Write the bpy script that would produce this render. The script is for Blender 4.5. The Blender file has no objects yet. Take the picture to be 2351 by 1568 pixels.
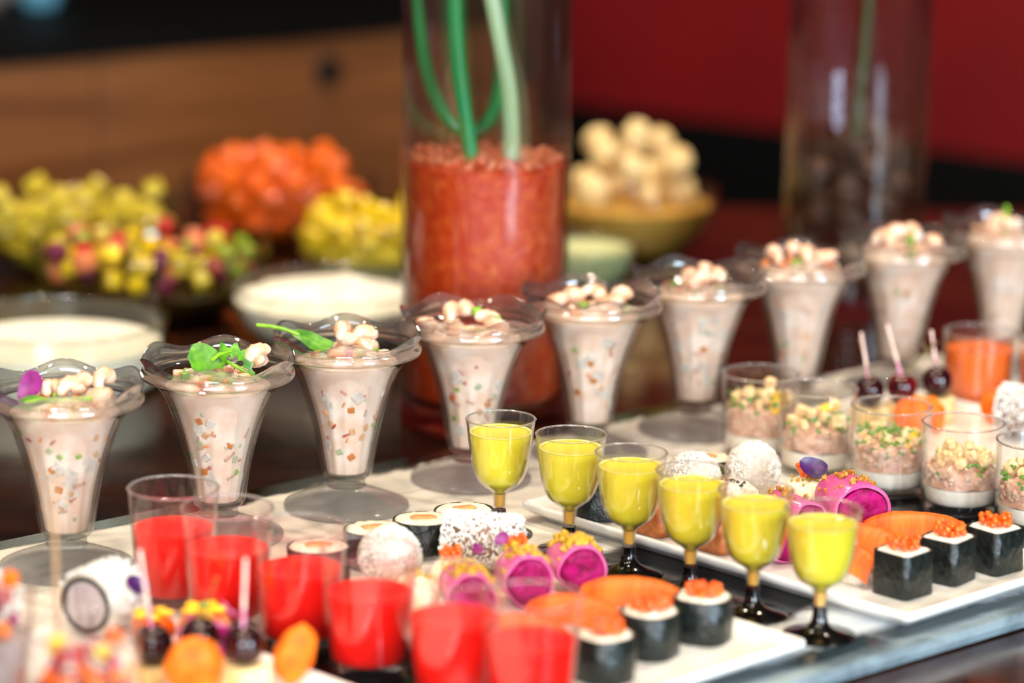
import bpy, math, random
from mathutils import Vector, Matrix, noise
R = math.radians
sin, cos, pi = math.sin, math.cos, math.pi
scene = bpy.context.scene
COL = scene.collection
U = 0.01                      # the scene is drawn in centimetres
Z0 = 0.762                    # height of the serving slab's top above the floor, in metres
TZ = -1.2                     # the table top lies this many centimetres below the slab's top

# ------------------------------------------------------------------ camera
cam_data = bpy.data.cameras.new('camera')
cam = bpy.data.objects.new('camera', cam_data)
COL.objects.link(cam)
scene.camera = cam
F_PX, PITCH, ROLL, CAM_H = 7320.88, 0.2227, -0.016, 58.48
cam_data.sensor_fit = 'HORIZONTAL'
cam_data.sensor_width = 36.0
cam_data.lens = F_PX / 2351 * 36.0
_f = Vector((0, cos(PITCH), -sin(PITCH)))
_r = Vector((1, 0, 0))
_d = Vector((0, -sin(PITCH), -cos(PITCH)))
_r2 = cos(ROLL) * _r + sin(ROLL) * _d
_d2 = -sin(ROLL) * _r + cos(ROLL) * _d
m = Matrix.Identity(4)
for i in range(3):
    m[i][0], m[i][1], m[i][2] = _r2[i], -_d2[i], -_f[i]
m[2][3] = Z0 + CAM_H * U
cam.matrix_world = m
cam_data.clip_start = 0.05
cam_data.clip_end = 60
cam_data.dof.use_dof = True
cam_data.dof.focus_distance = 2.06
cam_data.dof.aperture_fstop = 3.0

# ------------------------------------------------------------------ world, light, exposure
world = bpy.data.worlds.new('world')
scene.world = world
world.use_nodes = True
world.node_tree.nodes['Background'].inputs[0].default_value = (0.80, 0.86, 1.0, 1)
world.node_tree.nodes['Background'].inputs[1].default_value = 0.14
scene.view_settings.view_transform = 'Standard'
scene.view_settings.look = 'None'
scene.view_settings.gamma = 1.0
scene.view_settings.exposure = 0.38
scene.view_settings.use_curve_mapping = False
scene.cycles.use_denoising = True
scene.cycles.use_adaptive_sampling = True
scene.cycles.adaptive_threshold = 0.05
scene.cycles.use_light_tree = False
scene.cycles.max_bounces = 8
scene.cycles.transparent_max_bounces = 18
scene.cycles.transmission_bounces = 7
scene.cycles.glossy_bounces = 3
scene.cycles.diffuse_bounces = 3
scene.cycles.caustics_reflective = False
scene.cycles.caustics_refractive = False
scene.cycles.sample_clamp_indirect = 4.0
scene.cycles.sample_clamp_direct = 0.0

def P(x, y, z=0.0):
    return Vector((x * U, y * U, Z0 + z * U))

def area(name, loc, target, size, size_y, power, color, shape='RECTANGLE', spread=180):
    d = bpy.data.lights.new(name, 'AREA')
    d.shape = shape
    d.size = size
    if shape in ('RECTANGLE', 'ELLIPSE'):
        d.size_y = size_y
    d.energy = power
    d.color = color
    d.spread = R(spread)
    o = bpy.data.objects.new(name, d)
    COL.objects.link(o)
    o.location = loc
    o.rotation_euler = (Vector(target) - Vector(loc)).to_track_quat('-Z', 'Y').to_euler()
    return o

WIN_C = Vector((2.90, -1.05, Z0 + 0.75))
area('window_or_fill_light', WIN_C, (0.1, 2.0, Z0), 2.0, 1.5, 330, (0.66, 0.84, 1.0))
area('window_or_fill_light', (-0.35, -2.14, Z0 + 0.80), (-0.05, 2.2, Z0), 2.0, 1.35, 170, (0.92, 0.95, 1.0))  # added soft fill from behind the camera, to brighten the front sides
LAMPS = [(0.75, 2.75), (-0.55, 2.45), (0.05, 1.35), (-0.70, 0.15), (-0.35, 3.35), (0.45, -0.15), (-1.5, 0.9)]  # the lamps nearest the camera are added for warm frontal light
LAMP_POWER = [15, 10, 6, 22, 9, 20, 6]
CEIL = Z0 + 1.95
for (lx, ly), pw in zip(LAMPS, LAMP_POWER):
    area('ceiling_lamp_light', (lx, ly, CEIL - 0.045), (lx, ly, 0), 0.13, 0.13, pw, (1.0, 0.84, 0.64), 'DISK', 150)

# ------------------------------------------------------------------ colour and materials
def hx(h):
    c = [int(h[i:i + 2], 16) / 255 for i in (0, 2, 4)]
    return tuple((x / 12.92 if x <= 0.04045 else ((x + 0.055) / 1.055) ** 2.4) for x in c) + (1,)

def new_mat(name):
    mt = bpy.data.materials.new(name)
    mt.use_nodes = True
    nt = mt.node_tree
    for n_ in list(nt.nodes):
        nt.nodes.remove(n_)
    out = nt.nodes.new('ShaderNodeOutputMaterial')
    return mt, nt, out

def tex_coord(nt, scale=1.0, stretch=None):
    tc = nt.nodes.new('ShaderNodeTexCoord')
    mp = nt.nodes.new('ShaderNodeMapping')
    nt.links.new(tc.outputs['Object'], mp.inputs[0])
    s = stretch or (1, 1, 1)
    mp.inputs['Scale'].default_value = (scale * s[0], scale * s[1], scale * s[2])
    return mp.outputs[0]

def ramp(nt, fac, stops, interp='LINEAR'):
    r_ = nt.nodes.new('ShaderNodeValToRGB')
    r_.color_ramp.interpolation = interp
    el = r_.color_ramp.elements
    while len(el) < len(stops):
        el.new(0.5)
    for e, (p_, c_) in zip(el, stops):
        e.position = p_
        e.color = c_
    nt.links.new(fac, r_.inputs[0])
    return r_.outputs[0]

def noise_node(nt, vec, scale, detail=3, rough=0.5, dist=0.0):
    n_ = nt.nodes.new('ShaderNodeTexNoise')
    n_.inputs['Scale'].default_value = scale
    n_.inputs['Detail'].default_value = detail
    n_.inputs['Roughness'].default_value = rough
    n_.inputs['Distortion'].default_value = dist
    nt.links.new(vec, n_.inputs['Vector'])
    return n_.outputs['Fac']

def pbr(name, c1, c2=None, scale=120.0, rough=0.5, spec=0.5, sss=0.0, sss_scale=0.01, bump=0.0, bump_scale=300.0,
        coat=0.0, stretch=None, metal=0.0, trans=0.0, stops=(0.35, 0.65), c3=None, detail=3, sheen=0.0, sssr=(1, 0.6, 0.4)):
    mt, nt, out = new_mat(name)
    b = nt.nodes.new('ShaderNodeBsdfPrincipled')
    nt.links.new(b.outputs[0], out.inputs[0])
    b.inputs['Roughness'].default_value = rough
    b.inputs['Specular IOR Level'].default_value = spec
    b.inputs['Coat Weight'].default_value = coat
    b.inputs['Coat Roughness'].default_value = 0.08
    b.inputs['Metallic'].default_value = metal
    b.inputs['Transmission Weight'].default_value = trans
    b.inputs['Subsurface Weight'].default_value = sss
    b.inputs['Subsurface Scale'].default_value = sss_scale
    b.inputs['Subsurface Radius'].default_value = sssr
    vec = None
    if c2 or bump:
        vec = tex_coord(nt, 1.0, stretch)
    if c2:
        st = [(stops[0], hx(c1)), (stops[1], hx(c2))]
        if c3:
            st.append((min(1.0, stops[1] + 0.12), hx(c3)))
        nt.links.new(ramp(nt, noise_node(nt, vec, scale, detail), st), b.inputs['Base Color'])
    else:
        b.inputs['Base Color'].default_value = hx(c1)
    if bump:
        bp = nt.nodes.new('ShaderNodeBump')
        bp.inputs['Strength'].default_value = bump
        bp.inputs['Distance'].default_value = 0.002
        nt.links.new(noise_node(nt, vec, bump_scale, 4), bp.inputs['Height'])
        nt.links.new(bp.outputs[0], b.inputs['Normal'])
    return mt

def glass(name, tint=(0.97, 0.98, 0.98, 1), ior=1.45, refr=0.0, rough=0.0, boost=1.0, haze=0.0):
    """clear ware: straight transmission plus mirror reflection by Fresnel, with a share of true refraction"""
    mt, nt, out = new_mat(name)
    tr = nt.nodes.new('ShaderNodeBsdfTransparent')
    tr.inputs[0].default_value = tint
    gl = nt.nodes.new('ShaderNodeBsdfGlossy')
    gl.inputs['Roughness'].default_value = 0.03 + rough
    lw = nt.nodes.new('ShaderNodeLayerWeight')
    lw.inputs[0].default_value = 0.5
    pw_ = nt.nodes.new('ShaderNodeMath'); pw_.operation = 'POWER'; pw_.inputs[1].default_value = 5.0
    nt.links.new(lw.outputs['Facing'], pw_.inputs[0])
    f0 = ((ior - 1) / (ior + 1)) ** 2
    ma = nt.nodes.new('ShaderNodeMath'); ma.operation = 'MULTIPLY_ADD'; ma.inputs[1].default_value = 1 - f0; ma.inputs[2].default_value = f0
    nt.links.new(pw_.outputs[0], ma.inputs[0])
    fac = ma.outputs[0]
    if boost != 1.0:
        mu = nt.nodes.new('ShaderNodeMath')
        mu.operation = 'MULTIPLY'
        mu.use_clamp = True
        mu.inputs[1].default_value = boost
        nt.links.new(fac, mu.inputs[0])
        fac = mu.outputs[0]
    mx = nt.nodes.new('ShaderNodeMixShader')
    nt.links.new(fac, mx.inputs[0])
    nt.links.new(tr.outputs[0], mx.inputs[1])
    nt.links.new(gl.outputs[0], mx.inputs[2])
    sh = mx.outputs[0]
    if refr > 0:
        g = nt.nodes.new('ShaderNodeBsdfGlass')
        g.inputs['IOR'].default_value = ior
        g.inputs['Roughness'].default_value = rough
        g.inputs['Color'].default_value = tint
        m2 = nt.nodes.new('ShaderNodeMixShader')
        m2.inputs[0].default_value = refr
        nt.links.new(sh, m2.inputs[1])
        nt.links.new(g.outputs[0], m2.inputs[2])
        sh = m2.outputs[0]
    if haze > 0:
        df = nt.nodes.new('ShaderNodeBsdfDiffuse')
        df.inputs[0].default_value = (0.9, 0.9, 0.92, 1)
        m3 = nt.nodes.new('ShaderNodeMixShader')
        m3.inputs[0].default_value = haze
        nt.links.new(sh, m3.inputs[1]); nt.links.new(df.outputs[0], m3.inputs[2])
        sh = m3.outputs[0]
    nt.links.new(sh, out.inputs[0])
    return mt

def emit(name, color, strength):
    mt, nt, out = new_mat(name)
    e = nt.nodes.new('ShaderNodeEmission')
    e.inputs[0].default_value = color
    e.inputs[1].default_value = strength
    nt.links.new(e.outputs[0], out.inputs[0])
    return mt

MT = {}
MT['sundae'] = glass('sundae_glass', (0.965, 0.97, 0.975, 1), 1.5, refr=0.12)
MT['sundae_foot'] = glass('sundae_foot_glass', (0.955, 0.96, 0.97, 1), 1.5, refr=0.25, haze=0.03)
MT['plastic'] = glass('clear_plastic', (0.985, 0.985, 0.985, 1), 1.5, boost=1.4, haze=0.006)
MT['plastic_pink'] = glass('pinkish_plastic', (1.0, 0.96, 0.955, 1), 1.5, boost=1.0, haze=0.003)
MT['rimglass'] = glass('bright_rim', (0.97, 0.97, 0.98, 1), 1.5, refr=0.45, boost=1.8, haze=0.05)
MT['sundae_rim'] = glass('sundae_rim_glass', (0.95, 0.955, 0.965, 1), 1.52, refr=0.45, boost=1.9, haze=0.012)
MT['bowlglass'] = glass('bowl_glass', (0.93, 0.94, 0.92, 1), 1.5, boost=1.2)
MT['vaseglass'] = glass('vase_glass', (0.94, 0.93, 0.95, 1), 1.5, refr=0.15, boost=1.1)
MT['vasebase'] = glass('thick_vase_base', (0.95, 0.55, 0.55, 1), 1.5, refr=0.5)
MT['blackplastic'] = pbr('black_plastic', '030303', rough=0.12, spec=0.6)
MT['china'] = pbr('white_china', 'f2ede4', rough=0.13, spec=0.5, coat=0.3)
MT['cocktail'] = pbr('cocktail_sauce', 'efdac8', 'e4c0a6', 70, rough=0.35, sss=0.25, sss_scale=0.006, bump=0.15, bump_scale=150)
MT['shrimp'] = pbr('cooked_shrimp', 'e6cfb8', 'dd9e78', 110, rough=0.3, sss=0.35, sss_scale=0.006, bump=0.2, bump_scale=260)
MT['d_orange'] = pbr('orange_dice', 'c9731a', 'a85010', 200, rough=0.4)
MT['d_red'] = pbr('red_dice', 'b02a22', '8c1c1c', 200, rough=0.35)
MT['d_green'] = pbr('green_dice', '8fae4a', '5c7a2c', 250, rough=0.4)
MT['d_white'] = pbr('white_dice', 'e2d6c8', 'cdbdab', 200, rough=0.35, sss=0.2)
MT['d_brown'] = pbr('brown_dice', 'a8694a', '7a3c24', 200, rough=0.4)
MT['d_purple'] = pbr('purple_onion', '8a1f5a', 'b96a92', 220, rough=0.35)
MT['leaf'] = pbr('arugula_leaf', '2f6c0c', '5c9a1a', 130, rough=0.35, spec=0.4, sss=0.15, sss_scale=0.003)
MT['stalk'] = pbr('pale_green_stalk', '8cbc2c', '669a1c', 120, rough=0.3, sss=0.2)
MT['petal'] = pbr('purple_petal', '74145e', '963080', 120, rough=0.45, sss=0.2, sss_scale=0.003)
MT['petal_dark'] = pbr('dark_purple_petal', '4a0a5c', '2c0640', 160, rough=0.4)
MT['yellow_petal'] = pbr('yellow_petal', 'f5c400', 'e0a200', 160, rough=0.45)
MT['yellowjuice'] = pbr('yellow_juice', 'ddce2a', 'cfbf18', 25, rough=0.35, spec=0.3, sss=0.7, sss_scale=0.015, sssr=(1, 0.85, 0.12))
MT['amber'] = pbr('amber_stem_juice', 'd8a648', 'c8922e', 40, rough=0.3, spec=0.3, sss=0.4, sss_scale=0.006)
MT['foam'] = pbr('juice_foam', 'e6da50', 'f0e690', 300, rough=0.4)
MT['redjuice'] = pbr('red_juice', 'ea1002', 'd20800', 25, rough=0.4, spec=0.12, sss=0.35, sss_scale=0.012, sssr=(1, 0.2, 0.05))
MT['orangejuice'] = pbr('carrot_juice', 'dc6408', 'cc5404', 25, rough=0.4, spec=0.15, sss=0.35, sss_scale=0.012, sssr=(1, 0.4, 0.1))
MT['gazpacho'] = pbr('gazpacho', 'd03c06', 'e46018', 130, rough=0.4, sss=0.25, sss_scale=0.006, c3='f09050', stops=(0.42, 0.66), bump=0.3, bump_scale=260)
MT['cream'] = pbr('white_cream', 'fbf7ea', 'f3ecd8', 60, rough=0.35, sss=0.3, sss_scale=0.008)
MT['yogurt'] = pbr('herb_yogurt', 'f2eadb', 'e6dccb', 200, rough=0.4, sss=0.3, sss_scale=0.006)
MT['herb'] = pbr('chopped_herb', '3f7a18', '6ba32a', 300, rough=0.45)
MT['tartare'] = pbr('salmon_tartare', 'deb89e', 'c69278', 160, rough=0.3, sss=0.35, sss_scale=0.006, bump=0.6, bump_scale=170, c3='f0c9ae')
MT['crouton'] = pbr('toasted_crouton', 'f3dcaa', 'dfa860', 190, rough=0.6, bump=0.4, bump_scale=350, c3='f7e6c0')
MT['rice'] = pbr('sushi_rice', 'f3e9d8', 'dccab2', 420, rough=0.45, sss=0.2, sss_scale=0.004, bump=0.7, bump_scale=420)
MT['nori'] = pbr('nori', '050807', '121c19', 240, rough=0.36, spec=0.45, bump=1.0, bump_scale=140, detail=5)
MT['salmon'] = pbr('salmon_slice', 'e8560a', 'ef741c', 22, rough=0.42, spec=0.35, sss=0.3, sss_scale=0.006, stretch=(9.0, 1.2, 2.0), bump=0.25, bump_scale=150)
MT['salmonpink'] = pbr('salmon_core', 'f59a60', 'e97c40', 130, rough=0.35, sss=0.3)
MT['roe'] = pbr('salmon_roe', 'e84c04', 'f26e0c', 250, rough=0.1, spec=0.45, sss=0.3, sss_scale=0.003, coat=0.15, sssr=(1, 0.4, 0.1))
MT['coconut'] = pbr('coconut_flake', 'f0ede6', 'e2ddd4', 300, rough=0.6)
MT['darkroll'] = pbr('dark_roll', '866756', '503629', 180, rough=0.5)
MT['whiteroll'] = pbr('white_roll', 'd6ccbe', 'b8aca0', 160, rough=0.55, bump=0.5, bump_scale=300)
MT['rollface'] = pbr('roll_cut_face', 'b9aaa8', '8d7c7e', 90, rough=0.4, stretch=(3, 3, 0.5))
MT['pinkwrap'] = pbr('pink_wrap', 'd8709e', 'c04488', 60, rough=0.22, sss=0.45, sss_scale=0.006)
MT['beet'] = pbr('magenta_beet', 'a80468', '6a0230', 150, rough=0.55, spec=0.2, sss=0.15, sss_scale=0.004, bump=0.6, bump_scale=200)
MT['creamcheese'] = pbr('cream_cheese', 'fbf0d6', 'f2e0b8', 150, rough=0.4, sss=0.3, sss_scale=0.005, bump=0.3, bump_scale=200)
MT['crumb'] = pbr('nut_crumb', 'c9862a', '8a5a14', 350, rough=0.55, c3='e0b84a')
MT['mustard'] = pbr('mustard_crumb', 'c8a01c', 'a88414', 300, rough=0.5, c3='f0d030')
MT['sesame'] = pbr('black_sesame', '0c0a0a', '1a1616', 300, rough=0.4)
MT['browncake'] = pbr('brown_cake', 'b0682c', '8a4418', 150, rough=0.5)
MT['cherry'] = pbr('dark_cherry', '160206', '2c040c', 60, rough=0.08, spec=0.4, coat=0.1)
MT['cherryred'] = pbr('red_cherry', '6a060c', '26030a', 60, rough=0.08, spec=0.4, coat=0.1)
MT['cherrystem'] = pbr('cherry_stem', '6a6a22', '5a4016', 150, rough=0.5)
MT['toothpick'] = pbr('toothpick_wood', 'f0dcc4', 'e3b8b0', 60, rough=0.55)
MT['pickwood'] = pbr('bamboo_pick', 'b48c64', '9c7450', 60, rough=0.55)
MT['toothred'] = pbr('stained_toothpick', 'd04a80', 'e8a0b8', 90, rough=0.5)
MT['cheese'] = pbr('white_cheese', 'e8cf96', 'dcb878', 120, rough=0.4, sss=0.3, sss_scale=0.006)
MT['melon'] = pbr('orange_melon', 'de5606', 'e87418', 110, rough=0.5, spec=0.2, sss=0.15, sss_scale=0.006)
MT['mango'] = pbr('yellow_mango', 'e8c81c', 'c9a410', 100, rough=0.3, sss=0.3, sss_scale=0.006)
MT['pineapple'] = pbr('pale_pineapple', 'd0bc3a', 'b09a22', 100, rough=0.35, sss=0.3, sss_scale=0.006)
MT['papaya'] = pbr('orange_papaya', 'e06608', 'c84c04', 100, rough=0.35, sss=0.25)
MT['strawberry'] = pbr('red_strawberry', 'c02a22', '8c1418', 150, rough=0.3)
MT['peach'] = pbr('peach_piece', 'e58a5a', 'd06a3c', 120, rough=0.35, sss=0.2)
MT['kiwi'] = pbr('green_kiwi', '9aa832', '6d8420', 120, rough=0.35)
MT['plum'] = pbr('purple_plum', '5a1038', '7a1c3c', 120, rough=0.3)
MT['potato'] = pbr('pale_potato', 'e8cf98', 'd4b070', 90, rough=0.45, sss=0.2)
MT['beigecream'] = pbr('beige_dressing', 'd9a850', 'c8923a', 60, rough=0.4)
MT['greencream'] = pbr('pale_green_dip', 'd8dca8', 'c2cc94', 60, rough=0.4)
MT['syrup'] = pbr('fruit_syrup', '3c2a0a', '2a1c06', 60, rough=0.2)
MT['stemgreen'] = pbr('green_stem', '11a04c', '0a6e30', 18, rough=0.25, spec=0.5, stretch=(1, 1, 0.2), sss=0.1)
MT['stempale'] = pbr('pale_stem', 'b8d6a0', '8cbf78', 18, rough=0.25, stretch=(1, 1, 0.2), sss=0.1)
MT['stemdark'] = pbr('dark_stem', '4a5a1c', '38440f', 18, rough=0.4)
MT['bark'] = pbr('bark_piece', '6b4526', '2c1a0e', 40, rough=0.6, c3='b98a4a', bump=0.6, bump_scale=90)
MT['red_wall'] = pbr('red_panel', '7c0104', '6e0103', 3, rough=0.55, bump=0.05, bump_scale=60)
MT['black'] = pbr('black_base', '030303', rough=0.6, spec=0.2)
MT['countertop'] = pbr('black_countertop', '020202', rough=0.6, spec=0.1)
MT['dark_wall'] = pbr('dark_wall', '0b0908', '120e0b', 3, rough=0.7)
MT['brown_wall'] = pbr('brown_wall', '6a4a34', '57402f', 2, rough=0.8)
MT['ceiling'] = pbr('ceiling_paint', '8a7f72', '7a7065', 2, rough=0.8)
MT['floor'] = pbr('dark_floor', '120c08', '1e140c', 5, rough=0.45)
MT['lampmetal'] = pbr('lamp_metal', 'b8b4ac', rough=0.3, metal=1.0)
MT['lampglow'] = emit('lamp_glow', (1.0, 0.8, 0.56, 1), 8.0)
MT['skypane'] = emit('daylight_pane', (0.62, 0.82, 1.0, 1), 2.0)
MT['frame'] = pbr('window_frame_paint', '6f6a62', rough=0.5)
MT['bluejar'] = pbr('pale_blue_ceramic', '6aa0b4', '4f8496', 20, rough=0.25)
MT['greyjar'] = pbr('grey_ceramic', '8a8078', '6a625c', 20, rough=0.3)

def wood_material():
    mt, nt, out = new_mat('counter_wood')
    b = nt.nodes.new('ShaderNodeBsdfPrincipled')
    nt.links.new(b.outputs[0], out.inputs[0])
    v = tex_coord(nt, 1.0, (0.6, 1.0, 9.0))
    n1 = noise_node(nt, v, 4.0, 5, 0.6, 0.4)
    col = ramp(nt, n1, [(0.3, hx('522a0c')), (0.55, hx('74441e')), (0.75, hx('80502a'))])
    nt.links.new(col, b.inputs['Base Color'])
    b.inputs['Roughness'].default_value = 0.42
    return mt
MT['wood'] = wood_material()

def table_material():
    mt, nt, out = new_mat('dark_polished_table')
    b = nt.nodes.new('ShaderNodeBsdfPrincipled')
    nt.links.new(b.outputs[0], out.inputs[0])
    v = tex_coord(nt, 1.0, (1.0, 4.0, 1.0))
    n1 = noise_node(nt, v, 6.0, 5, 0.6, 0.3)
    base = ramp(nt, n1, [(0.3, hx('120806')), (0.55, hx('2a140a')), (0.75, hx('3a1c0c'))])
    v2 = tex_coord(nt, 1.0)
    vo = nt.nodes.new('ShaderNodeTexVoronoi')
    vo.inputs['Scale'].default_value = 46
    nt.links.new(v2, vo.inputs['Vector'])
    n2 = noise_node(nt, v2, 30.0, 2)
    ad = nt.nodes.new('ShaderNodeMath'); ad.operation = 'ADD'
    nt.links.new(vo.outputs['Distance'], ad.inputs[0]); nt.links.new(n2, ad.inputs[1])
    speck = ramp(nt, ad.outputs[0], [(0.36, (1, 1, 1, 1)), (0.40, (0, 0, 0, 1))])
    mx = nt.nodes.new('ShaderNodeMix'); mx.data_type = 'RGBA'
    nt.links.new(speck, mx.inputs[0])
    nt.links.new(base, mx.inputs[6])
    mx.inputs[7].default_value = hx('8a5020')
    nt.links.new(mx.outputs[2], b.inputs['Base Color'])
    rr_ = ramp(nt, noise_node(nt, v2, 14, 4), [(0.35, (0.10, 0.10, 0.10, 1)), (0.7, (0.24, 0.24, 0.24, 1))])
    nt.links.new(rr_, b.inputs['Roughness'])
    b.inputs['Specular IOR Level'].default_value = 0.5
    return mt
MT['table'] = table_material()

SLAB_HALF_W = 26.0
def slab_material():
    """black stone, brushed over with rough white paint along both long sides"""
    mt, nt, out = new_mat('brush_painted_slab')
    b = nt.nodes.new('ShaderNodeBsdfPrincipled')
    nt.links.new(b.outputs[0], out.inputs[0])
    tc = nt.nodes.new('ShaderNodeTexCoord')
    sep = nt.nodes.new('ShaderNodeSeparateXYZ')
    nt.links.new(tc.outputs['Object'], sep.inputs[0])
    v1 = tex_coord(nt, 1.0, (0.7, 1.6, 1.0))
    big = noise_node(nt, v1, 9.0, 6, 0.62, 0.6)
    fine = noise_node(nt, v1, 120.0, 4, 0.6)
    def mth(op, a, b_):
        q = nt.nodes.new('ShaderNodeMath'); q.operation = op
        for k, s in ((0, a), (1, b_)):
            if isinstance(s, float):
                q.inputs[k].default_value = s
            else:
                nt.links.new(s, q.inputs[k])
        return q.outputs[0]
    t = mth('DIVIDE', mth('ADD', sep.outputs[1], SLAB_HALF_W * U), 2 * SLAB_HALF_W * U)   # 0 at the front edge, 1 at the back
    t = mth('ADD', t, mth('MULTIPLY', mth('SUBTRACT', big, 0.5), 0.11))
    t = mth('ADD', t, mth('MULTIPLY', mth('SUBTRACT', fine, 0.5), 0.018))
    W1, W2 = hx('efe8dc'), hx('d9d4cc')
    K = hx('0a0908')
    col = ramp(nt, t, [(0.0, hx('7d8c92')), (0.030, hx('27343a')), (0.055, hx('2a3236')), (0.075, hx('b9c0c4')), (0.125, hx('d8d8d6')), (0.155, hx('c8c8c4')),
                       (0.170, K), (0.475, K), (0.50, W2), (0.62, W1), (0.945, W1), (0.955, K), (1.0, K)])
    streaks = noise_node(nt, tex_coord(nt, 1.0, (0.35, 3.0, 1.0)), 16.0, 6, 0.65, 1.2)
    sm = ramp(nt, streaks, [(0.0, (0.45, 0.45, 0.47, 1)), (0.33, (0.62, 0.62, 0.64, 1)), (0.44, (0.95, 0.95, 0.95, 1)), (1.0, (1, 1, 1, 1))])
    mx = nt.nodes.new('ShaderNodeMix'); mx.data_type = 'RGBA'; mx.blend_type = 'MULTIPLY'
    mx.inputs[0].default_value = 1.0
    nt.links.new(col, mx.inputs[6]); nt.links.new(sm, mx.inputs[7])
    nt.links.new(mx.outputs[2], b.inputs['Base Color'])
    lum = nt.nodes.new('ShaderNodeRGBToBW')
    nt.links.new(col, lum.inputs[0])
    nt.links.new(ramp(nt, lum.outputs[0], [(0.0, (0.10, 0.10, 0.10, 1)), (0.6, (0.45, 0.45, 0.45, 1))]), b.inputs['Roughness'])
    bp = nt.nodes.new('ShaderNodeBump'); bp.inputs['Strength'].default_value = 0.25; bp.inputs['Distance'].default_value = 0.001
    nt.links.new(fine, bp.inputs['Height']); nt.links.new(bp.outputs[0], b.inputs['Normal'])
    return mt
MT['slab'] = slab_material()

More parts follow.
